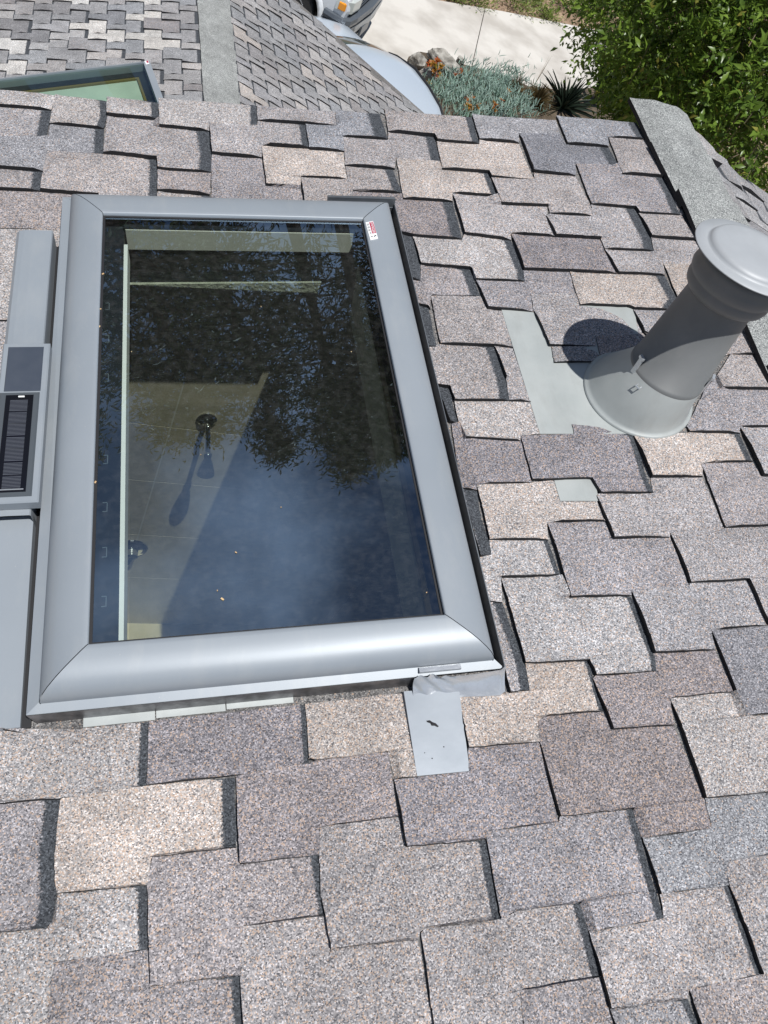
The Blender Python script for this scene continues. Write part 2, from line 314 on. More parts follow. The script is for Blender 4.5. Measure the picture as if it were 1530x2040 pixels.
TT = [
('L', 0, [(-60,172),(0,177),(75,183),(110,189),(102,219),(-60,208)]),
('L', 11, [(110,188),(155,192),(200,198),(212,200),(214,231),(207,256),(99,247)]),
('L', 11, [(213,193),(262,196),(315,203),(316,239),(214,231)]),
('L', 11, [(316,195),(400,200),(505,208),(512,210),(512,250),(417,247),(416,261),(318,252)]),
('M', 15, [(-60,208),(102,219),(93,272),(-60,270)]),
('b', 14, [(-60,270),(93,272),(99,247),(207,256),(206,305),(95,301),(86,341),(-60,330)]),
('M', 20, [(214,231),(316,239),(318,252),(416,261),(424,308),(421,343),(314,338),(313,317),(206,305)]),
('M', 12, [(95,301),(206,305),(313,317),(314,338),(312,402),(198,402),(198,391),(82,381),(86,341)]),
('M', 14, [(-60,330),(86,341),(82,381),(-60,376)]),
('m', 0, [(-60,376),(82,381),(198,391),(198,403),(138,403),(120,457),(-60,455)]),
('L', 0, [(-60,455),(120,457),(110,640),(-80,640)]),
('M', 0, [(-80,640),(110,640),(90,860),(-110,860)]),
('L', 0, [(-110,860),(90,860),(60,1120),(-140,1120)]),
('M', 0, [(-140,1120),(60,1120),(50,1460),(-20,1452),(-170,1455)]),
('m', 0, [(314,338),(421,343),(418,389),(314,381)]),
('L', 12, [(314,381),(418,389),(421,408),(312,402)]),
('M', 11, [(417,247),(512,250),(513,241),(609,247),(616,295),(524,289),(521,315),(423,308)]),
('M', 0, [(512,209),(590,215),(669,221),(670,250),(609,247),(513,241)]),
('b', 22, [(669,219),(720,223),(757,226),(773,278),(684,273),(686,302),(616,297),(609,247),(670,250)]),
('M', 12, [(766,217),(850,225),(940,232),(955,287),(870,282),(865,272),(773,263)]),
('b', 0, [(940,227),(1020,233),(1108,238),(1116,266),(1034,265),(1034,285),(955,279)]),
('B', 18, [(1034,265),(1116,266),(1130,287),(1213,293),(1233,328),(1147,326),(1147,350),(1063,343)]),
('b', 18, [(1108,230),(1190,236),(1268,243),(1289,278),(1212,274),(1213,293),(1130,287)]),
('M', 0, [(1212,274),(1289,278),(1360,400),(1352,425),(1342,388),(1323,353),(1240,346)]),
('m', 16, [(1147,326),(1233,328),(1240,346),(1323,353),(1342,388),(1356,428),(1272,425),(1265,415),(1178,408)]),
('M', 10, [(1272,425),(1356,428),(1352,400),(1375,440),(1405,480),(1384,478),(1297,473)]),
('W', 0, [(870,282),(955,287),(955,279),(1034,285),(1050,325),(1065,357),(979,354),(973,344),(881,337)]),
('M', 0, [(979,354),(1065,357),(1063,344),(1147,350),(1178,408),(1180,430),(1095,426),(1092,411),(998,407)]),
('M', 18, [(1095,426),(1180,430),(1178,408),(1265,415),(1297,473),(1302,500),(1205,497),(1197,476),(1107,471),(1089,430)]),
('M', 12, [(1205,497),(1302,500),(1297,473),(1405,480),(1420,522),(1322,526),(1324,548),(1231,545)]),
('W', 0, [(1322,526),(1470,524),(1500,600),(1350,595)]),
('M', 0, [(1350,595),(1500,600),(1540,706),(1455,706),(1400,716),(1330,690),(1283,664),(1300,640),(1335,618)]),
('D', 0, [(1018,466),(1107,471),(1197,476),(1230,545),(1137,541),(1043,538)]),
('M', 0, [(902,386),(990,391),(998,407),(1091,411),(1089,430),(1107,471),(1018,466),(1018,478),(925,467)]),
('W', 9, [(790,316),(877,319),(881,337),(973,344),(990,391),(902,386),(902,402),(803,396)]),
('M', 16, [(684,273),(773,278),(773,263),(865,272),(877,319),(790,316),(786,337),(688,331)]),
('W', 0, [(521,290),(616,295),(617,297),(685,302),(688,331),(693,357),(599,353),(598,374),(531,370)]),
('M', 14, [(599,353),(693,357),(688,331),(783,337),(802,385),(703,381),(703,410),(608,412)]),
('m', 0, [(421,343),(423,308),(521,315),(531,370),(598,374),(608,412),(421,412)]),
('D', 17, [(703,381),(802,385),(803,396),(902,402),(921,477),(822,471),(795,465),(777,410),(703,410)]),
('b', 34, [(795,466),(822,470),(838,528),(838,559),(820,557)]),
('L', 12, [(822,471),(921,477),(925,467),(1018,478),(1043,538),(1045,560),(947,558),(938,536),(838,528)]),
('m', 15, [(838,528),(938,536),(957,589),(858,589),(857,616),(852,612),(828,607),(820,557),(838,559)]),
('M', 0, [(858,589),(957,589),(970,614),(1000,618),(1022,692),(985,690),(877,686)]),
('M', 17, [(850,692),(877,686),(985,690),(1008,755),(1014,798),(905,799),(895,773),(868,769)]),
('M', 0, [(985,690),(1022,692),(1057,800),(1014,798),(1008,755)]),
('b', 34, [(828,607),(853,612),(870,692),(850,692)]),
('b', 34, [(868,769),(895,773),(912,845),(895,842)]),
('L', 0, [(905,799),(1014,798),(1057,800),(1076,863),(1040,867),(1035,878),(927,874),(914,845)]),
('m', 0, [(938,536),(947,558),(1045,560),(1043,538),(1135,541),(1148,584),(1057,585),(1062,621),(972,615)]),
('W', 16, [(1135,541),(1230,545),(1324,548),(1350,595),(1335,618),(1262,616),(1251,612),(1155,608)]),
('M', 0, [(1057,585),(1148,584),(1155,608),(1251,612),(1283,664),(1187,672),(1187,689),(1094,690),(1063,620)]),
('M', 0, [(1262,617),(1335,618),(1300,670),(1283,664)]),
('m', 0, [(1187,672),(1283,664),(1300,700),(1240,708),(1196,712)]),
('g', 0, [(1098,691),(1187,689),(1196,712),(1240,708),(1230,721),(1104,723)]),
('D', 10, [(1037,868),(1143,864),(1140,845),(1212,848),(1264,868),(1290,955),(1302,982),(1195,983),(1177,955),(1060,957)]),
('W', 0, [(950,965),(1060,961),(1104,957),(1116,998),(1190,998),(1206,1038),(1090,1040),(1092,1075),(975,1076)]),
('D', 0, [(899,845),(914,845),(927,874),(1037,868),(1060,961),(950,965),(949,977),(918,974)]),
('M', 22, [(918,974),(949,977),(958,1030),(975,1076),(978,1105),(955,1110)]),
('L', 8, [(955,1110),(978,1105),(975,1076),(1092,1075),(1117,1147),(998,1151),(1001,1201),(974,1199)]),
('m', 0, [(1090,1040),(1206,1038),(1222,1073),(1335,1068),(1374,1166),(1258,1178),(1258,1187),(1135,1190)]),
('M', 0, [(1188,987),(1195,983),(1302,982),(1297,951),(1400,950),(1443,1051),(1336,1060),(1333,1070),(1222,1073)]),
('W', 12, [(1262,866),(1370,862),(1373,861),(1474,863),(1500,920),(1400,923),(1400,950),(1297,951)]),
('M', 0, [(1426,752),(1455,706),(1500,706),(1545,760),(1600,778),(1437,774)]),
('m', 0, [(1405,775),(1426,752),(1437,774),(1600,778),(1620,850),(1474,851),(1474,863),(1373,861),(1368,850)]),
('M', 0, [(1474,851),(1620,850),(1650,948),(1519,948)]),
('m', 0, [(1397,926),(1404,921),(1500,919),(1519,948),(1650,948),(1700,1042),(1444,1051)]),
('M', 0, [(1335,1060),(1443,1051),(1700,1042),(1740,1225),(1530,1246),(1490,1155),(1374,1162)]),
('M', 0, [(1258,1178),(1374,1166),(1374,1162),(1490,1155),(1530,1246),(1417,1255),(1425,1295),(1303,1302)]),
('L', 8, [(998,1152),(1117,1147),(1135,1190),(1258,1187),(1303,1302),(1307,1337),(1187,1347),(1172,1316),(1046,1322)]),
('M', 14, [(974,1199),(1001,1201),(1046,1322),(1055,1375),(1015,1380),(995,1300)]),
('B', 0, [(1417,1255),(1530,1246),(1740,1225),(1790,1395),(1483,1427)]),
('D', 0, [(1180,1351),(1187,1347),(1307,1337),(1303,1302),(1425,1295),(1463,1378),(1335,1391),(1343,1445),(1220,1453)]),
('W', 8, [(912,1387),(1055,1375),(1046,1322),(1172,1316),(1202,1417),(1085,1427),(1073,1436),(1075,1478),(933,1491)]),
('D', 0, [(1085,1427),(1202,1417),(1220,1453),(1343,1445),(1403,1592),(1418,1650),(1280,1669),(1261,1611),(1115,1627),(1075,1478),(1073,1436)]),
('L', 0, [(1335,1391),(1463,1378),(1483,1427),(1790,1395),(1850,1545),(1530,1578),(1404,1591)]),
('W', 0, [(608,1403),(805,1380),(831,1546),(786,1552),(773,1497),(627,1515),(615,1513)]),
('D', 10, [(297,1437),(608,1403),(616,1520),(470,1545),(292,1564)]),
('L', 15, [(-170,1455),(-20,1452),(160,1452),(297,1437),(292,1564),(121,1591),(-20,1603),(-210,1612)]),
('m', 24, [(-210,1612),(-20,1603),(121,1590),(108,1700),(113,1783),(104,1835),(95,1848),(-20,1860),(-230,1875)]),
('W', 23, [(121,1591),(292,1565),(468,1548),(471,1688),(303,1707),(294,1763),(114,1781),(109,1700)]),
('D', 0, [(469,1546),(616,1520),(627,1515),(773,1497),(794,1627),(638,1647),(635,1703),(478,1721)]),
('D', 0, [(785,1552),(934,1537),(933,1491),(1075,1478),(1113,1637),(967,1657),(968,1672),(810,1688)]),
('M', 14, [(638,1647),(794,1627),(810,1688),(968,1672),(997,1831),(845,1850),(836,1858),(833,1871),(660,1890),(640,1790),(635,1703)]),
('m', 14, [(967,1657),(1113,1637),(1115,1627),(1261,1611),(1322,1830),(1173,1855),(1156,1798),(1028,1815),(997,1831)]),
('g', 0, [(1280,1669),(1418,1650),(1404,1591),(1530,1578),(1850,1545),(1880,1665),(1530,1703),(1452,1716),(1446,1723),(1452,1763),(1315,1782)]),
('M', 0, [(1446,1723),(1452,1716),(1530,1703),(1880,1665),(1950,1880),(1517,1941),(1480,1840),(1452,1763)]),
('M', 10, [(1173,1855),(1322,1830),(1315,1782),(1452,1763),(1517,1941),(1374,1971),(1370,1989),(1215,2009)]),
('M', 14, [(845,1850),(997,1831),(1028,1815),(1156,1798),(1173,1855),(1195,1947),(1037,1973),(1048,2110),(1060,2190),(890,2200),(863,2040),(838,1858)]),
('m', 0, [(1037,1973),(1195,1947),(1213,2006),(1245,2110),(1260,2170),(1060,2190),(1048,2110)]),
('m', 10, [(1374,1971),(1517,1941),(1950,1880),(2000,2080),(1430,2160),(1400,2060)]),
('M', 12, [(1215,2009),(1370,1989),(1400,2060),(1430,2160),(1260,2170),(1245,2110)]),
('m', 14, [(303,1707),(471,1688),(478,1721),(635,1703),(653,1822),(485,1845),(479,1944),(302,1964),(298,1891),(294,1763)]),
('L', 17, [(-230,1875),(-20,1860),(95,1848),(104,1835),(114,1781),(294,1763),(298,1891),(109,1918),(90,2060),(80,2200),(-290,2220)]),
('m', 14, [(109,1918),(298,1891),(302,1964),(479,1944),(485,2060),(490,2190),(80,2200),(90,2060)]),
('M', 0, [(485,1845),(653,1822),(660,1890),(833,1871),(863,2040),(890,2200),(490,2190),(485,2060),(479,1944)]),
]
O0 = np.zeros(3)
for t, bw, poly in TT:
    pts = [uvp(x, y, .004) for x, y in poly]
    ppm = 560 if poly[0][1] < 600 else (700 if poly[0][1] < 1200 else 1000)
    if len(pts) == 12 and False: pass
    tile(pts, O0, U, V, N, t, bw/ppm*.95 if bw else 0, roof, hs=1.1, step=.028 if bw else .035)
# ------------------------------------------------------------------ generic shingle field for the slopes seen only in part or from afar
def field(O, A, B, Nn, parent, test, u0, u1, v0, v1, tones, step=.08, P=.30, E=.143, off=0.0, bandp=.45, du=0.0, bmin=.012, ds=(-.24, .28, .32, .36, .3)):
    nk = int(math.ceil((v1-v0)/E)); nj = int(math.ceil((u1-u0)/P))+1
    dl = {}
    def delta(k, j):
        if (k, j) not in dl: dl[(k, j)] = random.choice(ds)*E+random.uniform(-.008, .008)
        return dl[(k, j)]
    cnt = 0
    for k in range(nk):
        vb = v0+k*E
        for j in range(-1, nj):
            uL = u0+j*P+(k % 2)*P/2+off; uM = uL+P/2; uR = uL+P
            # this tile: bottom at vb (left half), vb+d (right half); tops follow the tiles of the next course
            d = -delta(k, j)
            dn = -delta(k+1, j-1 if k % 2 == 0 else j)      # right half of the tile above covers our left half
            top1 = vb+E+dn; top2 = vb+E
            sl = [random.uniform(-.004, .004) for _ in range(2)]
            poly = [(uL+sl[0], top1), (uL-.004, vb), (uM, vb), (uM, vb+d), (uR-.002, vb+d), (uR+.002, top2), (uM+.001, top2), (uM, top1)]
            if abs(d) < .004: poly = [(uL+sl[0], top1), (uL-.004, vb), (uR-.002, vb), (uR+.002, top2), (uM+.001, top2), (uM, top1)]
            if abs(dn) < .004: poly = [q for q in poly if q not in ((uM+.001, top2),)]; 
            poly = [(min(max(a, u0), u1), b) for a, b in poly]
            poly = [poly[i] for i in range(len(poly)) if math.hypot(poly[i][0]-poly[i-1][0], poly[i][1]-poly[i-1][1]) > 1e-4]
            if len(poly) < 4 or max(a for a, b in poly)-min(a for a, b in poly) < .03: continue
            c = O+A*((uL+uR)/2)+B*(vb+E/2)
            if not test(c): continue
            try: tile(poly, O, A, B, Nn, random.choices(tones[0], tones[1])[0], .03 if random.random() < bandp else bmin, parent, step, hs=2.0, cool=1.0, half=P/2-.01)  # narrow dark edge on the other tiles paints in the shadow gap at the butts
            except ValueError: pass
            cnt += 1
    return cnt
def inpic(c, mx0=-80, my0=-80, mx1=1700, my1=2200):
    k = RW@(c-CP)
    if k[2] <= 0: return False
    x, y = 765+F*k[0]/k[2], 1020+F*k[1]/k[2]; return mx0 < x < mx1 and my0 < y < my1
# other side of the main ridge
A2 = np.array([-math.cos(TH), 0, math.sin(TH)]); N2 = np.array([math.sin(TH), 0, math.cos(TH)]); RP = P3(RU, 0, 0)
mb = MB(); L2 = 2.3
q = lambda a, b, h: RP+A2*(-a)+V*b+N2*h
mb.hexa([q(0, V0, -.02), q(L2, V0, -.02), q(L2, V1-.01, -.02), q(0, V1-.01, -.02)], [q(0, V0, 0), q(L2, V0, 0), q(L2, V1-.01, 0), q(0, V1-.01, 0)])
roof2 = mb.build('roof_slope', M_deck, house, label='slope falling away beyond the ridge at right')
field(RP-A2*L2, A2, V, N2, roof2, lambda c: inpic(c, 1250, 100, 2300, 1300), 0, L2-.08, -.9, 1.50, ('LMmgb', (3, 4, 2, 1, 1)), .1)
# ridge caps
def caps(P0, dirv, sa, sb, na, nb, w, n, pitch, parent, hgt=.012, rnd=.006, mat_=M_cap, wob=1.0, wr=None):
    wr = wr or w
    for i in range(n):
        s0 = i*pitch; L = pitch*1.25
        mb = MB(); rows = []
        jl = random.uniform(-.010, .008)*wob; jr = random.uniform(-.012, .016)*wob
        for k in range(4):
            s = s0+L*k/3; lift = hgt*(k/3)+.004
            r = []
            for t in np.linspace(-1, 1, 13):
                side = sa if t < 0 else sb; nn_ = na if t < 0 else nb; d = abs(t)*((w if t < 0 else wr)+(jl if t < 0 else jr)*(k/3))
                rr = .03; sag = 0
                bl = math.exp(-(t*4)**2)*.018
                e = random.uniform(0, rnd)*(abs(t) > .9)*wob
                r.append(P0+dirv*s+side*d+nn_*(lift+e)+Z*(-bl*.7+.004))
            rows.append(r)
        top = len(rows)*13; vs = [p for r in rows for p in r]; fs = []
        for a in range(3):
            for b in range(12): fs.append((a*13+b, a*13+b+1, (a+1)*13+b+1, (a+1)*13+b))
        bd = [a*13 for a in range(4)]+[3*13+b for b in range(1, 13)]+[a*13+12 for a in (2, 1, 0)]+[b for b in range(11, 0, -1)]
        base = len(vs); vs += [vs[i2]-((na+nb)/2)*.014 for i2 in bd]; mi = [0]*len(fs)
        for a in range(len(bd)):
            b = (a+1) % len(bd); fs.append((bd[a], bd[b], base+b, base+a)); mi.append(1)
        obj('ridge_cap', vs, fs, mat_, parent, mats=[M_tar], mi=mi, smooth=False)
caps(P3(RU, -1.6, .004)+np.array([0, 0, .004]), V, -U, -A2, N, N2, .147, 13, .24, house, hgt=.012, wr=.098)
# lower wing beyond
WA = math.radians(18)
nL = np.array([-math.sin(WA), 0, math.cos(WA)]); nR = np.array([math.sin(WA), 0, math.cos(WA)])
uL_ = np.array([math.cos(WA), 0, math.sin(WA)]); uR_ = np.array([-math.cos(WA), 0, math.sin(WA)])
PW = CP+ray(200, 100)*6.55
RA = hit(430, 30, PW, nL); RX, RZ = RA[0], RA[2]
RWp = np.array([RX, 0, RZ])
eR = hit(840, 220, RWp, nR); eR2 = hit(620, 27, RWp, nR)
RK = lambda d: float(eR[1]+(eR2[1]-eR[1])*(d-((eR[0]-RX)/math.cos(WA)))/(((eR2[0]-eR[0]))/math.cos(WA)))   # rake line: y at slope distance d
WY0, WY1 = 3.2, RK(0.0)
ER = 4.2
print('rake y', WY1, RK(ER), 'eR', eR, eR2)
mb = MB(); LL = 4.2
q = lambda a, b, h: RWp-uL_*a+V*b+nL*h
mb.hexa([q(LL, WY0, -.02), q(0, WY0, -.02), q(0, WY1, -.02), q(LL, WY1, -.02)], [q(LL, WY0, 0), q(0, WY0, 0), q(0, WY1, 0), q(LL, WY1, 0)])
wingL = mb.build('roof_slope', M_deck, house, label='lower slope of mixed cream and grey shingles behind the upper roof')
sky2 = [(0, 0)]
c1 = field(RWp-uL_*LL, uL_, V, nL, wingL, lambda c: inpic(c, -60, -60, 480, 260) , 0, LL-.13, 4.2, 9.2, ('LMgbBCDW', (3, 4, 3, 3, 2, 3.6, 1.6, .6)), .08, E=.145, bandp=.15)
# right side
q = lambda a, b, h: RWp-uR_*a+V*b+nR*h
mb = MB()
mb.hexa([q(0, WY0, -.02), q(ER, WY0, -.02), q(ER, RK(ER)-.02, -.02), q(0, WY1, -.02)], [q(0, WY0, 0), q(ER, WY0, 0), q(ER, RK(ER)-.02, 0), q(0, WY1, 0)])
wingR = mb.build('roof_slope', M_deck, house, label='lower slope of grey shingles that falls towards the parked cars')
c2 = field(RWp-uR_*ER, uR_, V, nR, wingR, lambda c: inpic(c, 400, -60, 900, 280) and c[1]+.08 < RK(math.hypot(c[0]-RX, c[2]-RZ)), 0, ER-.13, 4.2, 10.6, ('LMmgbW', (2, 4, 3, 4, 1.2, 1)), .1, E=.145, bandp=.0, bmin=.022, ds=(.3, .32, .28))
print('tiles', c1, c2)
caps(RWp+V*3.6+Z*.004, V, -uL_, -uR_, nL, nR, .15, 30, .2, house, wob=.5)
# walls of the house
M_stucco = noisy('stucco', (.52, .47, .38), (.58, .53, .43), 30, .9, 0, .3)
def wallbox(name, x0, x1, y0, y1, z0, z1, **k):
    return MB().hexa([(x0, y0, z0), (x1, y0, z0), (x1, y1, z0), (x0, y1, z0)], [(x0, y0, z1), (x1, y0, z1), (x1, y1, z1), (x0, y1, z1)]).build(name, M_stucco, house, **k)
wallbox('wall', -2.9, 3.0, 1.30, 1.42, G, -.75)
wallbox('wall', -2.9, -2.8, -3.8, 1.29, G, -.85); wallbox('wall', 2.9, 3.0, -3.8, 1.29, G, -.5)
wallbox('wall', -3.0, 4.0, 3.4, 3.5, G, RZ-1.25); wallbox('wall', 3.9, 4.0, 3.5, 5.6, G, RZ-1.2); wallbox('wall', -3.1, -3.0, 3.5, WY1-.6, G, RZ-1.2)
wallbox('wall', -3.0, RX+.2, WY1-.7, WY1-.6, G, RZ-1.2)
# ------------------------------------------------------------------ skylight (near)
sk = empty('skylight', P3((gu0+gu1)/2, (gv0+gv1)/2, 0), 'large near skylight with a grey metal frame and tree reflections in its glass', 'skylight', 'skylights')
oc = [uvp(143, 399, .045), uvp(773, 409, .045), uvp(985, 1318, .045), uvp(78, 1397, .045)]
ou0, ou1 = (oc[0][0]+oc[3][0])/2, (oc[1][0]+oc[2][0])/2; ov1, ov0 = (oc[0][1]+oc[1][1])/2, (oc[2][1]+oc[3][1])/2
print('glass', gu0, gu1, gv0, gv1, 'outer', ou0, ou1, ov0, ov1)
OR_ = [(ou0, ov0), (ou1, ov0), (ou1, ov1), (ou0, ov1)]; IR_ = [(gu0, gv0), (gu1, gv0), (gu1, gv1), (gu0, gv1)]
prof = [(0, .030), (0, .050), (.03, .058), (.09, .067), (.2, .0755), (.35, .082), (.52, .0865), (.7, .089), (.88, .0905), (.97, .0905), (1.0, .089), (1.0, .079)]
for s in range(4):
    a, b = s, (s+1) % 4; rings = []
    for k, e in ((a, .0012), (None, .5), (b, .0012)):
        ring = []
        for t, h in prof:
            pa = np.array(OR_[a])*(1-t)+np.array(IR_[a])*t; pb = np.array(OR_[b])*(1-t)+np.array(IR_[b])*t
            d = (pb-pa)/np.linalg.norm(pb-pa)
            p = pa+d*.0011 if k == a else (pb-d*.0011 if k == b else (pa+pb)/2)
            ring.append(P3(p[0], p[1], h))
        rings.append(ring)
    m_ = MB(); m_.loft(rings, False); o = m_.build('frame_cover', M_clad, sk, smooth=True)
    o.data.polygons.foreach_set('use_smooth', [True]*len(o.data.polygons))
# black core below the covers
def ring_box(mb, o4, i4, h0, h1):
    for s in range(4):
        a, b = s, (s+1) % 4
        mb.hexa([P3(*o4[a], h0), P3(*o4[b], h0), P3(*i4[b], h0), P3(*i4[a], h0)], [P3(*o4[a], h1), P3(*o4[b], h1), P3(*i4[b], h1), P3(*i4[a], h1)])
def inset(r, d): (a, b), (c, _), (e, f), _ = r; return [(a+d, b+d), (c-d, b+d), (e-d, f-d), (a+d, f-d)]
mb = MB(); ring_box(mb, inset(OR_, .004), inset(IR_, -.004), -.02, .049); mb.build('curb', M_black, sk)
mb = MB()
for s in range(4):       # dark seal in the mitres
    pa = np.array(OR_[s]); pb = np.array(IR_[s])
    for t0, t1, h0, h1 in ((0, .35, .046, .079), (.35, 1, .079, .0875)):
        p0 = pa*(1-t0)+pb*t0; p1 = pa*(1-t1)+pb*t1; d = np.array([.003, -.003]) if s in (1, 3) else np.array([.003, .003]); d2 = np.array([-d[1], d[0]])*.0
        dd = (pb-pa)/np.linalg.norm(pb-pa); pe = np.array([-dd[1], dd[0]])*.002
        mb.add([P3(*(p0-pe), h0-.002), P3(*(p0+pe), h0-.002), P3(*(p1+pe), h1-.002), P3(*(p1-pe), h1-.002)], [(0, 1, 2, 3)])
mb.build('corner_seal', M_seal, sk)
# flashing collar: lip all round, wall down to the roof
c_out = [uvp(60, 1424, .03), uvp(1001, 1326, .03), uvp(792, 407, .03), uvp(126, 402, .03)]
FR = [(min(c_out[0][0], c_out[3][0]), c_out[0][1]-.002), (c_out[1][0], c_out[0][1]-.002), (c_out[1][0], ov1+.012), (min(c_out[0][0], c_out[3][0]), ov1+.012)]
print('flash', FR)
def ring_sheet(mb, o4, i4, ho, hi):
    for s in range(4):
        a, b = s, (s+1) % 4
        mb.add([P3(*o4[a], ho), P3(*o4[b], ho), P3(*i4[b], hi), P3(*i4[a], hi)], [(0, 1, 2, 3)])
fi = inset(OR_, -.002)
mb = MB(); ring_sheet(mb, FR, [(FR[0][0]+.001, FR[0][1]+.001), (FR[1][0]-.001, FR[1][1]+.001), (FR[2][0]-.001, FR[2][1]-.001), (FR[3][0]+.001, FR[3][1]-.001)], .034, .034)
lip = [(FR[0][0]+.0, FR[0][1]+.0)]
# bottom lip (sloping), side lips
def quad(mb, a, b, c, d): mb.add([P3(*a), P3(*b), P3(*c), P3(*d)], [(0, 1, 2, 3)])
u0, u1, v0_, v1_ = FR[0][0], FR[1][0], FR[0][1], FR[2][1]
quad(mb, (u0, v0_, .036), (u1, v0_, .036), (ou1, ov0+.004, .044), (ou0, ov0+.004, .044))
quad(mb, (u0, v1_, .04), (u0, v0_, .036), (ou0+.004, ov0+.004, .044), (ou0+.004, ov1, .044))
quad(mb, (ou0, ov1-.004, .044), (ou1, ov1-.004, .044), (u1-.02, v1_, .04), (u0, v1_, .04))
mb.build('flashing', M_clad, sk)
mb = MB(); mb.hexa([P3(u0, v0_, .001), P3(u0+.002, v0_+.003, .001), P3(u0+.002, v1_, .001), P3(u0, v1_, .001)], [P3(u0, v0_, .036), P3(u0+.002, v0_+.003, .036), P3(u0+.002, v1_, .04), P3(u0, v1_, .04)])
mb.hexa([P3(u1-.002, v0_, .001), P3(u1, v0_, .001), P3(u1, v1_, .001), P3(u1-.002, v1_, .001)], [P3(u1-.002, v0_, .046), P3(u1, v0_, .046), P3(u1, v1_, .046), P3(u1-.002, v1_, .046)])
mb.hexa([P3(u1-.19, v1_, .001), P3(u1, v1_, .001), P3(u1, v1_+.014, .001), P3(u1-.19, v1_+.014, .001)], [P3(u1-.19, v1_, .062), P3(u1, v1_, .062), P3(u1, v1_+.014, .058), P3(u1-.19, v1_+.014, .058)])
mb.build('side_flashing', M_clad2, sk)
mb = MB(); quad(mb, (u0, v0_-.001, .0355), (u0+.012, v0_-.006, .004), (u1-.18, v0_-.006, .004), (u1-.18, v0_-.001, .0355))
mb.build('front_flashing', M_brush, sk)
ap = [uvp(160, 1452, .006), uvp(805, 1392, .006)]
mb = MB()
for i in range(3):
    a = u0+.09+(u1-.16-u0-.09)*i/5; b = u0+.09+(u1-.16-u0-.09)*(i+1)/5-.002
    quad(mb, (a, v0_-.022+.003*i, .0042), (b, v0_-.022+.003*i, .0046), (b, v0_+.002, .006), (a, v0_+.002, .006))
mb.build('apron', M_pale, sk)
# crumpled sheet at the lower right corner and the metal tab below it
n1, n2 = 48, 14; vs = []
for j in range(n2):
    for i in range(n1):
        a = i/(n1-1); b = j/(n2-1)
        uu = u1-.185+.187*a; h = .004+.040*b; vv_ = v0_-.004+.0*b
        cr_ = .0035*math.sin(9*a+6*b)*math.exp(-((a-.12)/.15)**2*2)+.004*math.sin(23*a*(1+b)+5*b)*math.exp(-((a-.17)/.2)**2)+.003*math.sin(5*a+2*b)+.006*sm((a-.93)/.07)
        vs.append(P3(uu, vv_-.034*(1-b)**2.2-.003+cr_, h+.002))
fs = [(j*n1+i, j*n1+i+1, (j+1)*n1+i+1, (j+1)*n1+i) for j in range(n2-1) for i in range(n1-1)]
obj('crumpled_flashing', vs, fs, M_shiny, sk, smooth=True)
tb = [uvp(x, y, .004) for x, y in ((803, 1380), (912, 1372), (936, 1536), (831, 1546))]
mb = MB(); mb.hexa([P3(*p, .0005) for p in tb], [P3(tb[0][0], tb[0][1], .012), P3(tb[1][0], tb[1][1], .012), P3(*tb[2], .0042), P3(*tb[3], .0042)])
tab = mb.build('flashing_tab', noisy('zinc_tab', (.245, .27, .30), (.275, .30, .33), 9, .34, .35, .06, rough2=.44, bscale=9), sk)
mb = MB()      # tar smear and specks on it
cxs = uvp(860, 1441, .01)
sm_ = [(849, 1436), (856, 1435), (862, 1439), (868, 1441), (874, 1447), (872, 1449), (866, 1446), (860, 1446), (857, 1441), (851, 1439)]
mb.add([P3(*uvp(x, y, .0088), .0095) for x, y in sm_]+[P3(*uvp(861, 1442, .0088), .0112)], [(i, (i+1) % 10, 10) for i in range(10)])
for (px, py, r_) in ((831, 1450, 1.6), (884, 1488, 1.3), (846, 1500, .8), (861, 1511, 1.1)):
    c = uvp(px, py, .006); rr = r_/900
    mb.lathe(P3(*c, .0045), N, [(rr, 0), (rr*.8, .0028)], 7, False, True)
mb.build('tar_smear', M_tar, sk)
# clip above the crumpled part
a = uvp(835, 1335, .045); b = uvp(918, 1328, .045)
MB().box(P3((a[0]+b[0])/2, (a[1]+b[1])/2, .044), U, V, N, b[0]-a[0], .010, .006).build('clip', M_shiny, sk)
# glass, gasket
quadg = lambda h, d=0: [P3(gu0-d, gv0-d, h), P3(gu1+d, gv0-d, h), P3(gu1+d, gv1+d, h), P3(gu0-d, gv1+d, h)]
obj('glass_pane', quadg(.0795, .003), [(0, 1, 2, 3)], M_glass, sk)
mb = MB(); ring_sheet(mb, inset(IR_, -.001), inset(IR_, .006), .0805, .0805); mb.build('gasket', M_black, sk)
# ceramic border / sash seen through the glass
iu0 = uvp(241, 860, .05)[0]; iu1 = gu1-.012; iv1 = gv1-.012; iv0 = gv0+.012
M_sash = noisy('dark_sash', (.012, .015, .02), (.02, .024, .03), 8, .35, 0)
mb = MB(); h_ = .045
mb.hexa([P3(gu0-.02, gv0-.02, 0), P3(iu0, gv0-.02, 0), P3(iu0, gv1+.02, 0), P3(gu0-.02, gv1+.02, 0)], [P3(gu0-.02, gv0-.02, h_), P3(iu0, gv0-.02, h_), P3(iu0, gv1+.02, h_), P3(gu0-.02, gv1+.02, h_)])
mb.hexa([P3(iu1, gv0-.02, 0), P3(gu1+.02, gv0-.02, 0), P3(gu1+.02, gv1+.02, 0), P3(iu1, gv1+.02, 0)], [P3(iu1, gv0-.02, h_), P3(gu1+.02, gv0-.02, h_), P3(gu1+.02, gv1+.02, h_), P3(iu1, gv1+.02, h_)])
mb.hexa([P3(iu0, iv1, 0), P3(iu1, iv1, 0), P3(iu1, gv1+.02, 0), P3(iu0, gv1+.02, 0)], [P3(iu0, iv1, h_+.01), P3(iu1, iv1, h_+.01), P3(iu1, gv1+.02, h_+.01), P3(iu0, gv1+.02, h_+.01)])
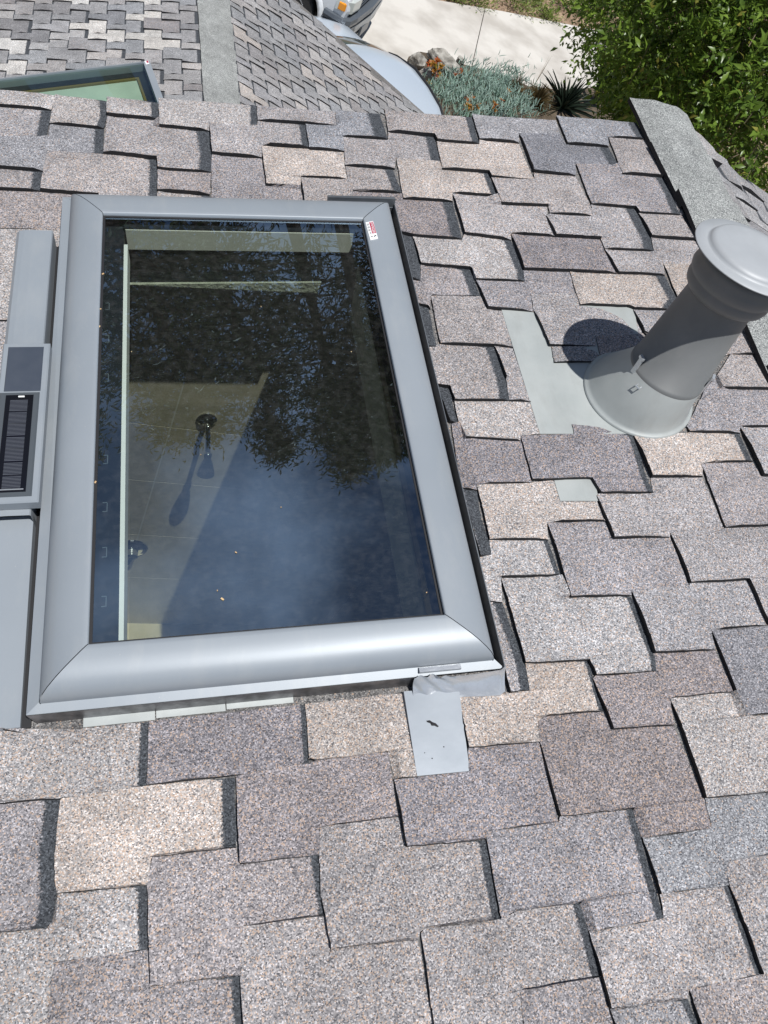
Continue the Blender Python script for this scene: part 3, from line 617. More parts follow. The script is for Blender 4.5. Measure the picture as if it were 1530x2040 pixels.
mb.hexa([P3(iu0, gv0-.02, 0), P3(iu1, gv0-.02, 0), P3(iu1, iv0, 0), P3(iu0, iv0, 0)], [P3(iu0, gv0-.02, h_), P3(iu1, gv0-.02, h_), P3(iu1, iv0, h_), P3(iu0, iv0, h_)])
sash = mb.build('sash', M_sash, sk)
MB().hexa([P3(iu0+.004, iv1-.003, -.012), P3(iu1-.012, iv1-.003, -.012), P3(iu1-.012, iv1-.0005, -.012), P3(iu0+.004, iv1-.0005, -.012)], [P3(iu0+.004, iv1-.003, .050), P3(iu1-.012, iv1-.003, .050), P3(iu1-.012, iv1-.0005, .050), P3(iu0+.004, iv1-.0005, .050)]).build('sash_lit_face', M_dry, sk)  # sunlight on the dark sash face put in as a pale strip
for py in (610, 675, 752, 915, 1010, 1100, 1198):
    c = uvp(214-(py-600)*.012, py, .047); mb = MB()
    for du_, dv_, su, sv in ((0.004, 0, .0015, .022), (0, .0105, .009, .0015), (0, -.0105, .009, .0015)):
        mb.box(P3(c[0]+du_, c[1]+dv_, h_+.001), U, V, N, su, sv, .0025)
    mb.build('sash_clip', mat('clip_grey', (.12, .15, .18), .4) if py == 610 else bpy.data.materials['clip_grey'], sash)
# white lining at the left
mb = MB(); mb.hexa([P3(iu0, gv0+.0, -.01), P3(iu0+.009, gv0, -.01), P3(iu0+.009, gv1-.06, -.01), P3(iu0, gv1-.06, -.01)], [P3(iu0, gv0, .043), P3(iu0+.009, gv0, .043), P3(iu0+.009, gv1-.06, .043), P3(iu0, gv1-.06, .043)])
mb.build('lining', M_white, sk)
# screen hung below the glass
sc0 = iu0+.016
obj('insect_screen', [P3(sc0, iv0, .02), P3(iu1-.004, iv0, .02), P3(iu1-.004, iv1-.055, .02), P3(sc0, iv1-.055, .02)], [(0, 1, 2, 3)], M_screen, sk)
# danger label on the right cover
lp = lambda x, y: uvp(x, y, .0905)
pc = [lp(728, 444), lp(743, 441), lp(753, 476), lp(738, 479)]
mb = MB(); mb.hexa([P3(*p, .0895) for p in pc], [P3(*p, .0918) for p in pc]); lab = mb.build('warning_label', mat('label_white', (.75, .75, .75), .5), sk)
def bil(s, t): 
    p = np.array(pc); return (p[0]*(1-s)+p[1]*s)*(1-t)+(p[3]*(1-s)+p[2]*s)*t
rd = [bil(.45, .04), bil(.97, .04), bil(.97, .68), bil(.45, .68)]
mb = MB(); mb.hexa([P3(*p, .0915) for p in rd], [P3(*p, .0923) for p in rd]); mb.build('label_panel', mat('label_red', (.35, .01, .05), .5), lab)
def text(body, centre, ax, ay, size, m, parent, name):
    cu = bpy.data.curves.new(name, 'FONT'); cu.body = body; cu.size = size; cu.align_x = 'CENTER'; cu.align_y = 'CENTER'; cu.materials.append(m)
    tmp = bpy.data.objects.new('tmp', cu); COL.objects.link(tmp); dg = bpy.context.evaluated_depsgraph_get(); dg.update()
    me = bpy.data.meshes.new_from_object(tmp.evaluated_get(dg)); bpy.data.objects.remove(tmp)
    az = np.cross(ax, ay); o = bpy.data.objects.new(name, me); COL.objects.link(o); o.parent = parent
    Mx = Matrix([[ax[i], ay[i], az[i], 0] for i in range(3)]+[[0, 0, 0, 1]]); o.rotation_euler = Mx.to_euler(); o.location = Vector(centre)-wloc(parent); return o
c = bil(.72, .36)
text('DANGER', P3(*c, .0926), -V, U, .0105, bpy.data.materials['label_white'], lab, 'lettering')
mb = MB()
for i in range(4):
    for s_ in (.1, .2, .3):
        if i == 3 and s_ < .15: continue
        a_, b_ = bil(s_, .08+.16*i), bil(s_+.03, .08+.16*i+.13)
        mb.box(P3((a_[0]+b_[0])/2, (a_[1]+b_[1])/2, .0921), U, V, N, .0008, .0075, .0006)
for s_, t_ in ((.3, .84), (.62, .84), (.8, .82)):
    c = bil(s_, t_); mb.box(P3(*c, .0921), U, V, N, .003, .004, .0006)
mb.build('fine_print', M_black, lab)
r_ = np.random.default_rng(5); mb = MB()
for (px, py, k_s) in ((443, 1193, 1.6), (470, 1100, 1.), (433, 1176, .7), (205, 545, 1.4), (200, 615, 1.), (198, 650, 1.2), (190, 960, 1.3), (560, 1010, .6), (700, 700, .6), (400, 905, .5), (520, 610, .6), (850, 1180, .7), (262, 700, .5)):
    c = uvp(px, py, .082); a = r_.random()*3; e_ = U*math.cos(a)+V*math.sin(a); f_ = np.cross(N, e_); mb.box(P3(*c, .0812), e_, f_, N, .004*k_s, .0022*k_s, .0012)
mb.build('debris', noisy('dry_debris', (.45, .28, .14), (.6, .45, .25), 60, .8), None, label='tiny dry leaf and seed crumbs lying on the near skylight glass', cat='debris', kind='stuff')
# ------------------------------------------------------------------ room below the skylight
M_tile = noisy('wall_tile', (.47, .42, .32), (.54, .48, .37), 9, .35, 0, .05, rough2=.5)
M_grout = mat('grout', (.62, .6, .55), .9)
k_ = -SUN[1]/SUN[2]
def sunhit(x, y, ve, ze=-.03):
    d = ray(x, y); s_ = (ve+k_*(ze-CP[2])-CP[1])/(d[1]+k_*d[2]); return CP+s_*d
WY = float(np.mean([sunhit(x, y, gv1-.012)[1] for x, y in ((280, 728), (400, 733), (510, 738))]))
print('wall y', WY)

def wallhit(x, y, yy): return hit(x, y, np.array([0, yy, 0]), Y)
# shaft: far face lit below the frame
top = lambda x, off=0: x*math.tan(TH)+off    # z of roof plane at world x (through origin)
xa, xb = float(P3(iu0, 0)[0]), float(P3(iu1, 0)[0])
pa_, pb_ = wallhit(243, 487, iv1), wallhit(700, 487, iv1)
mb = MB(); mb.hexa([(pa_[0]-.1, iv1, pa_[2]), (pb_[0]+.08, iv1, pb_[2]), (pb_[0]+.08, iv1+.03, pb_[2]), (pa_[0]-.1, iv1+.03, pa_[2])], [P3(iu0-.02, iv1, .02), P3(iu1+.02, iv1, .02), P3(iu1+.02, iv1+.03, .02), P3(iu0-.02, iv1+.03, .02)])
mb.build('shaft_wall', M_dry, house)
for u_a, u_b in ((iu1+.012, iu1+.04), (iu0-.055, iu0-.025)):
    mb = MB(); mb.hexa([P3(u_a, gv0, -.25), P3(u_b, gv0, -.25), P3(u_b, gv1-.02, -.25), P3(u_a, gv1-.02, -.25)], [P3(u_a, gv0, .0), P3(u_b, gv0, .0), P3(u_b, gv1-.02, .0), P3(u_a, gv1-.02, .0)]); mb.build('shaft_wall', M_dry, house)
# lit ledge board
pl = wallhit(250, 572, 1.0); 
def sunplane(x, y): return sunhit(x, y, gv1-.012)
a_, b_ = sunplane(248, 566), sunplane(638, 564); c_, d_ = sunplane(246, 584), sunplane(632, 584)
yy = min(a_[1], b_[1], c_[1], d_[1])-.005
a_, b_, c_, d_ = [wallhit(*p, yy) for p in ((248, 567), (640, 563), (632, 584), (246, 583))]
mb = MB(); mb.hexa([c_ if i == 0 else q_ for i, q_ in enumerate((d_, c_, c_+Y*.05, d_+Y*.05))], [a_, b_, b_+Y*.05, a_+Y*.05])
M_board = noisy('rough_board', (.36, .38, .30), (.52, .54, .44), 60, .9, 0, .6, bscale=90); mb.build('ledge_board', M_board, house)
# far wall of large tiles
grx = [wallhit(365, 730, WY)[0], ]
zl = [wallhit(380, y, WY)[2] for y in (505, 640, 848, 962, 1068, 1151, 1245)]
gx1 = wallhit(340, 850, WY)[0]
zs = [wallhit(300, y, WY)[2] for y in (845, 957, 1065, 1150, 1240)]
zstep = zs[0]-zs[1]; zrows = [zs[0]+zstep*k for k in (2, 1)]+zs
def swall(name, x0, x1, y0, y1, m_, mbx=None):
    mb_ = mbx or MB(); zt = lambda x: x*math.tan(TH)-.035
    mb_.hexa([(x0, y0, -3.1), (x1, y0, -3.1), (x1, y1, -3.1), (x0, y1, -3.1)], [(x0, y0, zt(x0)), (x1, y0, zt(x1)), (x1, y1, zt(x1)), (x0, y1, zt(x0))])
    return mb_ if mbx else mb_.build(name, m_, house)
wl_ = swall('bathroom_wall', -1.1, 1.1, WY-.0030, WY+.055, M_grout)
rows = [zs[0]+zstep*2.0, zs[0]+zstep, zs[0], zs[1], zs[2], zs[3], zs[4]]
rr_ = rows
for i in range(len(rr_)-1):
    for x0, x1 in ((gx1-.4, gx1-.0028), (gx1+.0028, gx1+.61), (gx1+.613, gx1+1.2)):
        mb = MB(); mb.hexa([(x0, WY-.004, rr_[i+1]+.0026), (x1, WY-.004, rr_[i+1]+.0026), (x1, WY+.004, rr_[i+1]+.0026), (x0, WY+.004, rr_[i+1]+.0026)],
                           [(x0, WY-.004, rr_[i]-.0026), (x1, WY-.004, rr_[i]-.0026), (x1, WY+.004, rr_[i]-.0026), (x0, WY+.004, rr_[i]-.0026)])
        mb.build('tile', M_tile, wl_)
M_tub = noisy('beige_tub', (.55, .48, .3), (.6, .52, .34), 20, .6)
mb = MB(); mb.box((0, WY-.25, rr_[-1]-.3), X, Y, Z, 2.0, .5, .58); mb.build('bathtub', M_tub, house)
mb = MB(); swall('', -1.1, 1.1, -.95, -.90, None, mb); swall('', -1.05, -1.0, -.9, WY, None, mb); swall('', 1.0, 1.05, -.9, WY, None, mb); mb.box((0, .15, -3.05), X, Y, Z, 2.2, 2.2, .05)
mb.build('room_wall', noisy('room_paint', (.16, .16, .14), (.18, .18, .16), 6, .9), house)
M_chrome = mat('chrome', (.75, .77, .78), .08, 1)
# shower arm and head
e0_ = wallhit(412, 833, WY); sh = empty('shower_fitting', e0_, 'chrome shower head on a wall arm seen through the skylight glass', 'shower')
mb = MB(); mb.lathe(e0_+Y*(-.004), -Y, [(.038, 0), (.038, .006), (.028, .014), (.012, .016)], 24, True, True); mb.build('escutcheon', M_chrome, sh, smooth=False)
hp = hit(414, 905, e0_-Y*.10, Y); hp2 = hit(405, 965, e0_-Y*.15, Y)
mb = MB(); mb.tube([e0_-Y*.01, e0_-Y*.05+Z*.006, e0_*.45+hp*.55+Z*.01, hp], .010, 12); mb.build('shower_arm', M_chrome, sh, smooth=True)
ax_ = (hp2-hp)/np.linalg.norm(hp2-hp)
mb = MB(); mb.lathe(hp, ax_, [(.012, -.01), (.016, .0), (.014, .018), (.024, .04), (.034, .075), (.036, .09), (.030, .093)], 24, True, True); mb.build('spray_head', M_chrome, sh, smooth=True)
e1_ = wallhit(262, 1090, WY); va = empty('shower_valve', e1_, 'round chrome shower valve with lever low on the tiled wall', 'shower valve')
mb = MB(); mb.lathe(e1_+Y*(-.004), -Y, [(.075, 0), (.073, .006), (.05, .012), (.03, .014), (.028, .05), (.02, .055)], 32, True, True); mb.build('valve_plate', M_chrome, va)
mb = MB(); mb.tube([e1_-Y*.05, e1_-Y*.06+Z*(-.05)+X*(-.01), e1_-Y*.065+Z*(-.10)+X*(-.02)], [.012, .010, .008], 10); mb.build('lever', M_chrome, va, smooth=True)
# ------------------------------------------------------------------ metal cover with the solar strip, left of the skylight
h1 = .055
A_ = uvp(28, 458, h1); B_ = uvp(117, 462, h1); Cc = uvp(58, 1446, .01); Dd = uvp(4, 690, h1)
ur = (uvp(117, 462, h1)[0]+uvp(84, 1030, h1)[0])/2-.0
ul = A_[0]; vt = A_[1]; vs_ = uvp(40, 1010, h1)[1]; vb_ = uvp(20, 1448, .02)[1]
print('cover', ul, ur, vt, vs_, vb_)
cv = empty('metal_cover', P3((ul+ur)/2, (vt+vs_)/2, 0), 'grey metal cover with a black solar strip beside the left edge of the near skylight', 'metal cover')
ur2 = FR[0][0]-.014
prof = [(ul-.002, .004), (ul, .03), (ul+.004, .045), (ul+.012, .053), (ul+.024, h1), ((ul+ur2)/2, h1+.001), (ur2-.002, h1), (ur2, h1-.003), (ur2, .004)]
mb = MB(); mb.loft([[P3(a, v_, b) for a, b in prof] for v_ in (vt, vt-.006, vs_-.02)], False, False, False)
mb.add([P3(a, vt, b) for a, b in prof], [tuple(range(len(prof)))]); mb.build('upper_cover', M_clad, cv)
mb = MB(); mb.hexa([P3(ul-.25, vb_, .002), P3(ur2, vb_, .002), P3(ur2, vs_-.006, .002), P3(ul-.25, vs_-.006, .002)], [P3(ul-.25, vb_, .012), P3(ur2, vb_, .012), P3(ur2, vs_-.006, .030), P3(ul-.25, vs_-.006, .030)])
mb.build('lower_cover', M_clad, cv)
MB().hexa([P3(ur2-.004, vb_, .0005), P3(FR[0][0]+.002, vb_, .0005), P3(FR[0][0]+.002, vt, .0005), P3(ur2-.004, vt, .0005)], [P3(ur2-.004, vb_, .005), P3(FR[0][0]+.002, vb_, .005), P3(FR[0][0]+.002, vt, .005), P3(ur2-.004, vt, .005)]).build('gap_shade_strip', M_black, cv)  # black strip laid in the gap, standing in for its shade
# solar unit
sh1 = .082
sa, sb_ = uvp(12, 680, sh1), uvp(97, 686, sh1); sc_, sd2 = uvp(-36, 1000, sh1), uvp(79, 1003, sh1)
su1 = (sb_[0]+sd2[0])/2; su0 = (sa[0]+sc_[0])/2; sv1 = (sa[1]+sb_[1])/2; sv0 = (sc_[1]+sd2[1])/2
print('solar', su0, su1, sv0, sv1)
def pbox(name, a0, a1, b0, b1, z0, z1, mt, parent, bev=.003, **k):
    mb = MB(); r = lambda d, z: [P3(a0+d, b0+d, z), P3(a1-d, b0+d, z), P3(a1-d, b1-d, z), P3(a0+d, b1-d, z)]
    mb.loft([r(0, z0), r(0, z1-bev), r(bev, z1)], True, True, True); return mb.build(name, mt, parent, **k)
su = pbox('solar_unit', su0, su1, sv0, sv1, h1+.002, sh1, M_clad, cv)
M_dk = noisy('dark_plastic', (.045, .055, .075), (.055, .065, .085), 20, .4); wS = su1-su0; hS = sv1-sv0
pbox('cover_panel', su0+.012, su1-.012, sv1-hS*.33, sv1-.012, sh1-.004, sh1+.002, M_dk, su, .002)
fr_ = pbox('panel_tray', su0+.004, su1-.012, sv0+.012, sv1-hS*.335, sh1-.004, sh1+.003, mat('tray', (.07, .08, .09), .35), su, .004)
M_cell = mat('solar_cell', (.01, .011, .018), .18, 0, .6); bM = M_cell.node_tree.nodes['Principled BSDF']
gg = nd(M_cell, 'ShaderNodeNewGeometry'); wv = nd(M_cell, 'ShaderNodeTexWave'); wv.inputs['Scale'].default_value = 95; wv.bands_direction = 'Y'
lk(M_cell, gg.outputs['Position'], wv.inputs['Vector']); rp = nd(M_cell, 'ShaderNodeValToRGB'); rp.color_ramp.elements[0].position = .8; rp.color_ramp.elements[0].color = (.01, .011, .018, 1)
rp.color_ramp.elements[1].position = .97; rp.color_ramp.elements[1].color = (.16, .17, .19, 1); lk(M_cell, wv.outputs['Color'], rp.inputs[0]); lk(M_cell, rp.outputs[0], bM.inputs['Base Color'])
pu0, pu1, pv0, pv1 = su0+.018, su1-.024, sv0+.022, sv1-hS*.36
pan = pbox('solar_panel', pu0, pu1, pv0, pv1, sh1+.001, sh1+.0045, mat('panel_black', (.006, .006, .008), .15, 0, .6), cv, .001)
nC = 7; hC = (pv1-pv0-.02)/nC
for i in range(nC):
    b0 = pv0+.007+i*hC
    pbox('cell', pu0+.010, pu1-.010, b0+.001, b0+hC-.001, sh1+.0042, sh1+.0052, M_cell, pan, .0002)
MB().box(P3((pu0+pu1)/2, pv0+.005, sh1+.0052), U, V, N, (pu1-pu0)*.85, .002, .0012).build('busbar', M_shiny, pan)
MB().box(P3((pu0+pu1)/2+.004, pv1-.006, sh1+.0052), U, V, N, .012, .0035, .0012).build('connector', M_white, pan)
# ------------------------------------------------------------------ vent pipe
fc = np.array([.7343, .2944]); AX = .1428*U+.0823*V+N; AX = AX/np.linalg.norm(AX)
vp = empty('vent_pipe', P3(.718, .311, 0), 'grey metal vent pipe with a round cap on a flared base, near the ridge', 'vent pipe')
pl_ = [uvp(x, y, .003) for x, y in ((997, 610), (1262, 600), (1300, 864), (1076, 864))]
mb = MB(); mb.hexa([P3(*p, .0004) for p in reversed(pl_)], [P3(*p, .0028) for p in reversed(pl_)]); fl = mb.build('base_flashing', M_pale, vp)
pl_ = [uvp(x, y, .003) for x, y in ((1102, 950), (1185, 948), (1192, 998), (1116, 998))]
mb = MB(); mb.hexa([P3(*p, .0008) for p in reversed(pl_)], [P3(*p, .0036) for p in reversed(pl_)]); mb.build('flashing_corner', M_pale, vp)
B0 = P3(*fc, 0)
def circ_(c, ax, r, n=64):
    e1 = np.cross(ax, V); e1 /= np.linalg.norm(e1); e2 = np.cross(ax, e1); return [c+r*(math.cos(a)*e1+math.sin(a)*e2) for a in [2*math.pi*k/n for k in range(n)]]
mb = MB(); rings = []
for r_, h_, t_ in ((.1455, .003, 0), (.1455, .006, 0), (.142, .009, 0), (.1375, .011, 0), (.134, .016, .02), (.126, .034, .2), (.115, .060, .5), (.103, .088, .85), (.0975, .104, 1), (.094, .112, 1)):
    c_ = P3(.718, .311, h_)*(1-t_)+(B0+AX*h_)*t_; n_ = N*(1-t_)+AX*t_; rings.append(circ_(c_, n_/np.linalg.norm(n_), r_))
mb.loft(rings, True); mb.build('flared_base', M_pale, vp, smooth=True)
mb = MB(); mb.lathe(B0, AX, [(.0985, .100), (.0978, .113), (.0945, .1135), (.0775, .36)], 64); mb.build('pipe', M_pipe, vp, smooth=True)
mb = MB(); mb.lathe(B0, AX, [(.0775, .335), (.088, .338), (.097, .347), (.1005, .358), (.099, .368), (.098, .371), (.103, .376), (.106, .386), (.104, .398), (.1, .408), (.10, .42), (.05, .43)], 64); mb.build('collar', M_pipe, vp, smooth=True)
mb = MB(); mb.lathe(B0, AX, [(.09, .432), (.133, .4385), (.1345, .4400), (.133, .4418), (.108, .4422), (.1045, .4432), (.102, .448), (.098, .4530), (.090, .4558), (.05, .4580), (.0, .4588)], 72, True); mb.build('cap', M_cap2, vp, smooth=True)
def onpipe(r, ang, h):
    e1 = U-AX*np.dot(U, AX); e1 /= np.linalg.norm(e1); e2 = np.cross(AX, e1); return B0+AX*h+(math.cos(ang)*e1+math.sin(ang)*e2)*r
for ang in (math.radians(186), math.radians(-32)):
    rd_ = math.cos(ang)*U+math.sin(ang)*V; td_ = -math.sin(ang)*U+math.cos(ang)*V
    mb = MB(); mb.box(onpipe(.1005, ang, .118), rd_, td_, AX, .004, .012, .050); mb.box(onpipe(.102, ang, .142), rd_, td_, AX, .007, .016, .007); mb.build('clip', M_shiny, vp)
ang = math.radians(212)
mb = MB(); mb.tube([onpipe(.108, ang, .092), onpipe(.116, ang, .090), onpipe(.116, ang-.1, .090), onpipe(.108, ang-.1, .092)], .002, 6); mb.build('hook', M_shiny, vp)
# ------------------------------------------------------------------ far skylight on the lower wing
def onL(px, py, h=0.0): return hit(px, py, RWp+nL*h, nL)
c0 = onL(297, 116, .12); c1_ = onL(-40, 155, .12); c2_ = onL(309, 205, .12)
eu = (c1_-c0); eu /= np.linalg.norm(eu); ev = (c2_-c0); ev = ev-eu*np.dot(ev, eu); ev /= np.linalg.norm(ev)
fs_ = empty('skylight', c0+eu*.7+ev*.5-nL*.12, 'smaller-looking far skylight with a pale green blind on the lower roof', 'skylight', 'skylights')
def L3(a, b, h): return c0+eu*a+ev*b+nL*(h-.12)
Wf, Hf = 1.5, 1.25
def lring(mb, o0, o1, h0, h1):
    O4 = [(o0, o0), (Wf-o0, o0), (Wf-o0, Hf-o0), (o0, Hf-o0)]; I4 = [(o1, o1), (Wf-o1, o1), (Wf-o1, Hf-o1), (o1, Hf-o1)]
    for s in range(4):
        a, b = s, (s+1) % 4
        mb.hexa([L3(*O4[a], h0[0]), L3(*O4[b], h0[0]), L3(*I4[b], h0[1]), L3(*I4[a], h0[1])], [L3(*O4[a], h1[0]), L3(*O4[b], h1[0]), L3(*I4[b], h1[1]), L3(*I4[a], h1[1])])
mb = MB(); lring(mb, 0, .055, (0, 0), (.10, .125)); mb.build('frame_cover', M_clad, fs_)
mb = MB(); lring(mb, .055, .115, (0, 0), (.055, .055)); mb.build('sash', M_sash, fs_)
mb = MB(); lring(mb, .115, .135, (0, 0), (.05, .05)); mb.build('frame_bar', mat('bronze_bar', (.16, .12, .04), .5), fs_)
mb = MB(); mb.hexa([L3(.135, .135, .01), L3(Wf-.135, .135, .01), L3(Wf-.135, Hf-.135, .01), L3(.135, Hf-.135, .01)], [L3(.135, .135, .035), L3(Wf-.135, .135, .035), L3(Wf-.135, Hf-.135, .035), L3(.135, Hf-.135, .035)])
mb.build('blind', noisy('green_blind', (.38, .44, .385), (.45, .51, .44), 5, .8), fs_)
obj('glass_pane', [L3(.05, .05, .112), L3(Wf-.05, .05, .112), L3(Wf-.05, Hf-.05, .112), L3(.05, Hf-.05, .112)], [(0, 1, 2, 3)], glass_mat('far_glass', (.74, .82, .76), .06, 0, .01), fs_)
mb = MB(); mb.box(L3(.028, .05, .1165), eu, ev, nL, .03, .045, .003); mb.build('warning_label', bpy.data.materials['label_white'], fs_)
mb = MB(); mb.box(L3(.022, .043, .119), eu, ev, nL, .013, .026, .002); mb.build('label_panel', bpy.data.materials['label_red'], fs_)
# far skylight stands on shingles: fine
#@@GROUND@@
# ------------------------------------------------------------------ ground
M_soil = noisy('dry_soil', (.20, .13, .085), (.34, .24, .16), 3, .95, 0, .8, bscale=14, detail=10)
M_conc = noisy('concrete', (.40, .37, .33), (.55, .52, .475), 1.6, .85, 0, .3, bscale=60, detail=14, lo=.32, hi=.6)
M_bed = noisy('bed_soil', (.06, .045, .03), (.12, .09, .06), 8, .95, 0, .8, bscale=20)
obj('ground', [(-150, -150, G-.06), (150, -150, G-.06), (150, 150, G-.06), (-150, 150, G-.06)], [(0, 1, 2, 3)], M_soil, kind='structure')
far = [gp(700, -60), gp(870, 0), gp(1000, 22), gp(1180, 58), gp(1330, 95), gp(1480, 118), gp(1700, 140)]
near = [gp(1700, 260), gp(1400, 215), gp(1180, 215), (7.5, 9.0, G), (3.0, 8.5, G), (-3, 10.5, G), (-4, 14, G)]
pts = [(p[0], p[1]) for p in far+near]
def slab(name, pts, z0, z1, m, **k):
    n = len(pts); vs = [(p[0], p[1], z0) for p in pts]+[(p[0], p[1], z1) for p in pts]
    fs = [tuple(reversed(range(n))), tuple(range(n, 2*n))]+[(i, (i+1) % n, n+(i+1) % n, n+i) for i in range(n)]
    o = obj(name, vs, fs, m, **k); bm = bmesh.new(); bm.from_mesh(o.data); bmesh.ops.recalc_face_normals(bm, faces=bm.faces); bm.to_mesh(o.data); bm.free(); return o
# driveway in two pours with an open joint between
ja, jb = np.array(gp(968, 10)), np.array(gp(941, 128)); jd = (jb-ja)/np.linalg.norm(jb-ja)
def clip(pts, side):
    out = []; n_ = np.array([-jd[1], jd[0]])*side; f_ = lambda p: float(np.dot(np.array(p)-ja[:2], n_))-.008
    for i in range(len(pts)):
        a, b = pts[i], pts[(i+1) % len(pts)]; fa, fb = f_(a), f_(b)
        if fa >= 0: out.append(a)
        if fa*fb < 0: t = fa/(fa-fb); out.append((a[0]+(b[0]-a[0])*t, a[1]+(b[1]-a[1])*t))
    return out
for s_ in (1, -1): slab('driveway', clip(pts, s_), G-.06, G, M_conc, kind='structure')
bed = [gp(*p)[:2] for p in ((812, 118), (835, 108), (880, 116), (925, 134), (985, 150), (1050, 176), (1120, 184), (1200, 176), (1290, 190), (1420, 205), (1420, 330))]
bed += [(4.6, 7.6), (3.9, 9.0)]
slab('planting_bed', [tuple(b) for b in bed], G-.05, G+.05, M_bed, kind='structure')
# ------------------------------------------------------------------ plants
def leafmat(name, c1, c2, rough=.45, trans=.25, yellow=None):
    M = mat(name, c1, rough, 0, .35); b = M.node_tree.nodes['Principled BSDF']
    a = nd(M, 'ShaderNodeAttribute'); a.attribute_name = 'rnd'; r = nd(M, 'ShaderNodeValToRGB')
    r.color_ramp.elements[0].color = (*c1, 1); r.color_ramp.elements[1].color = (*c2, 1)
    if yellow: e = r.color_ramp.elements.new(.93); e.color = (*c2, 1); r.color_ramp.elements[-1].color = (*yellow, 1)
    lk(M, a.outputs['Fac'], r.inputs[0]); lk(M, r.outputs[0], b.inputs['Base Color'])
    t = nd(M, 'ShaderNodeBsdfTranslucent'); lk(M, r.outputs[0], t.inputs[0]); ms = nd(M, 'ShaderNodeMixShader'); ms.inputs[0].default_value = trans
    o = M.node_tree.nodes['Material Output']; lk(M, b.outputs[0], ms.inputs[1]); lk(M, t.outputs[0], ms.inputs[2]); lk(M, ms.outputs[0], o.inputs[0]); return M
def npobj(name, vs, fs, m, parent=None, rnd=None, **k):
    vs = np.asarray(vs, float); origin = vs.mean(0) if parent is not None else np.array([*((vs.min(0)+vs.max(0))/2)[:2], vs[:, 2].min()])
    me = bpy.data.meshes.new(name); fs = np.asarray(fs); me.vertices.add(len(vs)); me.vertices.foreach_set('co', (vs-origin).ravel())
    w = fs.shape[1]; me.loops.add(fs.size); me.loops.foreach_set('vertex_index', fs.ravel()); me.polygons.add(len(fs))
    me.polygons.foreach_set('loop_start', np.arange(0, fs.size, w)); me.polygons.foreach_set('loop_total', np.full(len(fs), w)); me.update(calc_edges=True)
    if rnd is not None: a = me.attributes.new('rnd', 'FLOAT', 'POINT'); a.data.foreach_set('value', np.asarray(rnd, float))
    me.materials.append(m); o = bpy.data.objects.new(name, me); COL.objects.link(o)
    if parent is not None: o.parent = parent; o.location = Vector(origin)-wloc(parent)
    else: o.location = Vector(origin)
    tag(o, **k); return o
def unit(a): return a/(np.linalg.norm(a, axis=-1, keepdims=True)+1e-9)
def leaves(cent, dirs, L, Wd, curl=.25, nrm=None):
    """one folded 6-vertex leaf at each point; returns verts and quads"""
    n = len(cent); dirs = unit(dirs); up = unit(rng.normal(size=(n, 3))*.6+np.array([0, -.1, 1.0])) if nrm is None else nrm
    sd = unit(np.cross(dirs, up)); nn = np.cross(sd, dirs); L = L[:, None]; Wd = Wd[:, None]
    b = cent; m1 = cent+dirs*L*.45+nn*L*.04; t = cent+dirs*L-nn*L*curl*.5
    v = np.stack([b, m1+sd*Wd*.5+nn*Wd*.14, t, m1-sd*Wd*.5+nn*Wd*.14, m1], 1).reshape(-1, 3)
    i = np.arange(n)[:, None]*5; f = np.concatenate([i+np.array([0, 4, 1]), i+np.array([4, 2, 1]), i+np.array([0, 3, 4]), i+np.array([3, 2, 4])], 0); return v, f
def crown(lobes, nspr, per=11, ll=.055, seed=1, spread=.20, shell=.55):
    r = np.random.default_rng(seed); C_, D_ = [], []
    wts = np.array([l[3]*l[4]*l[5] for l in lobes]); wts /= wts.sum()
    stems = []
    for _ in range(nspr):
        l = lobes[r.choice(len(lobes), p=wts)]
        d = unit(r.normal(size=3)); rad = r.random()**(1/3)*(1-shell)+shell*(1-abs(r.normal())*.12)
        rad *= 1+.16*math.sin(5*d[0]+3*d[2]+l[0])*math.cos(4*d[1]+6*d[2])
        c = np.array(l[:3])+d*rad*np.array(l[3:6])
        g = unit(d*.7+np.array([0, 0, .55])+r.normal(size=3)*.5)
        ln = spread*(.6+.8*r.random()); k = np.arange(per)/per
        stem = c+g*(k[:, None]*ln)+np.array([0, 0, -1])*(k[:, None]**2*ln*.25)
        sidev = unit(np.cross(g, r.normal(size=3))); s2 = np.cross(g, sidev)
        ang = np.arange(per)*2.4+r.random()*6
        dd = g*.75+np.cos(ang)[:, None]*sidev+np.sin(ang)[:, None]*s2
        C_.append(stem); D_.append(dd); stems.append((stem[0], stem[-1]))
    return np.concatenate(C_), np.concatenate(D_), stems
M_leaf = leafmat('shrub_leaf', (.055, .11, .016), (.20, .30, .045), .33, .38, (.30, .27, .06))
M_bark = noisy('bark', (.10, .075, .05), (.17, .13, .09), 20, .9, 0, .6)
def shrub(name, lobes, nspr, base, label, cat, seed, ll=.055, per=11, spread=.2, group=None, m=None, shell=.55):
    e = empty(name, base, label, cat, group)
    c, d, stems = crown(lobes, nspr, per, ll, seed, spread, shell); n = len(c)
    r = np.random.default_rng(seed+5)
    sz = np.repeat(.65+.6*r.random(n//per), per)
    v, f = leaves(c, d, ll*sz*(.6+.7*r.random(n)), ll*sz*.42*(.7+.5*r.random(n)))
    tone = np.repeat(np.clip(r.normal(.45, .2, n//per), 0, 1), per)+r.normal(0, .12, n); tone = np.where(r.random(n) < .03, .99, np.clip(tone, 0, .92))
    npobj('crown', v, f, m or M_leaf, e, np.repeat(tone, 5))
    mb = MB()
    for k in range(0, len(stems), 2):
        a, b = stems[k]; a = a-(b-a)*1.2; w = unit(np.cross(b-a, [.1, .3, 1]))*.004; mb.add([a-w, a+w, b], [(0, 1, 2)])
    mb.tube([np.array(base), np.array(lobes[0][:3])], [.07, .03], 6)
    mb.build('branches', M_bark, e); return e
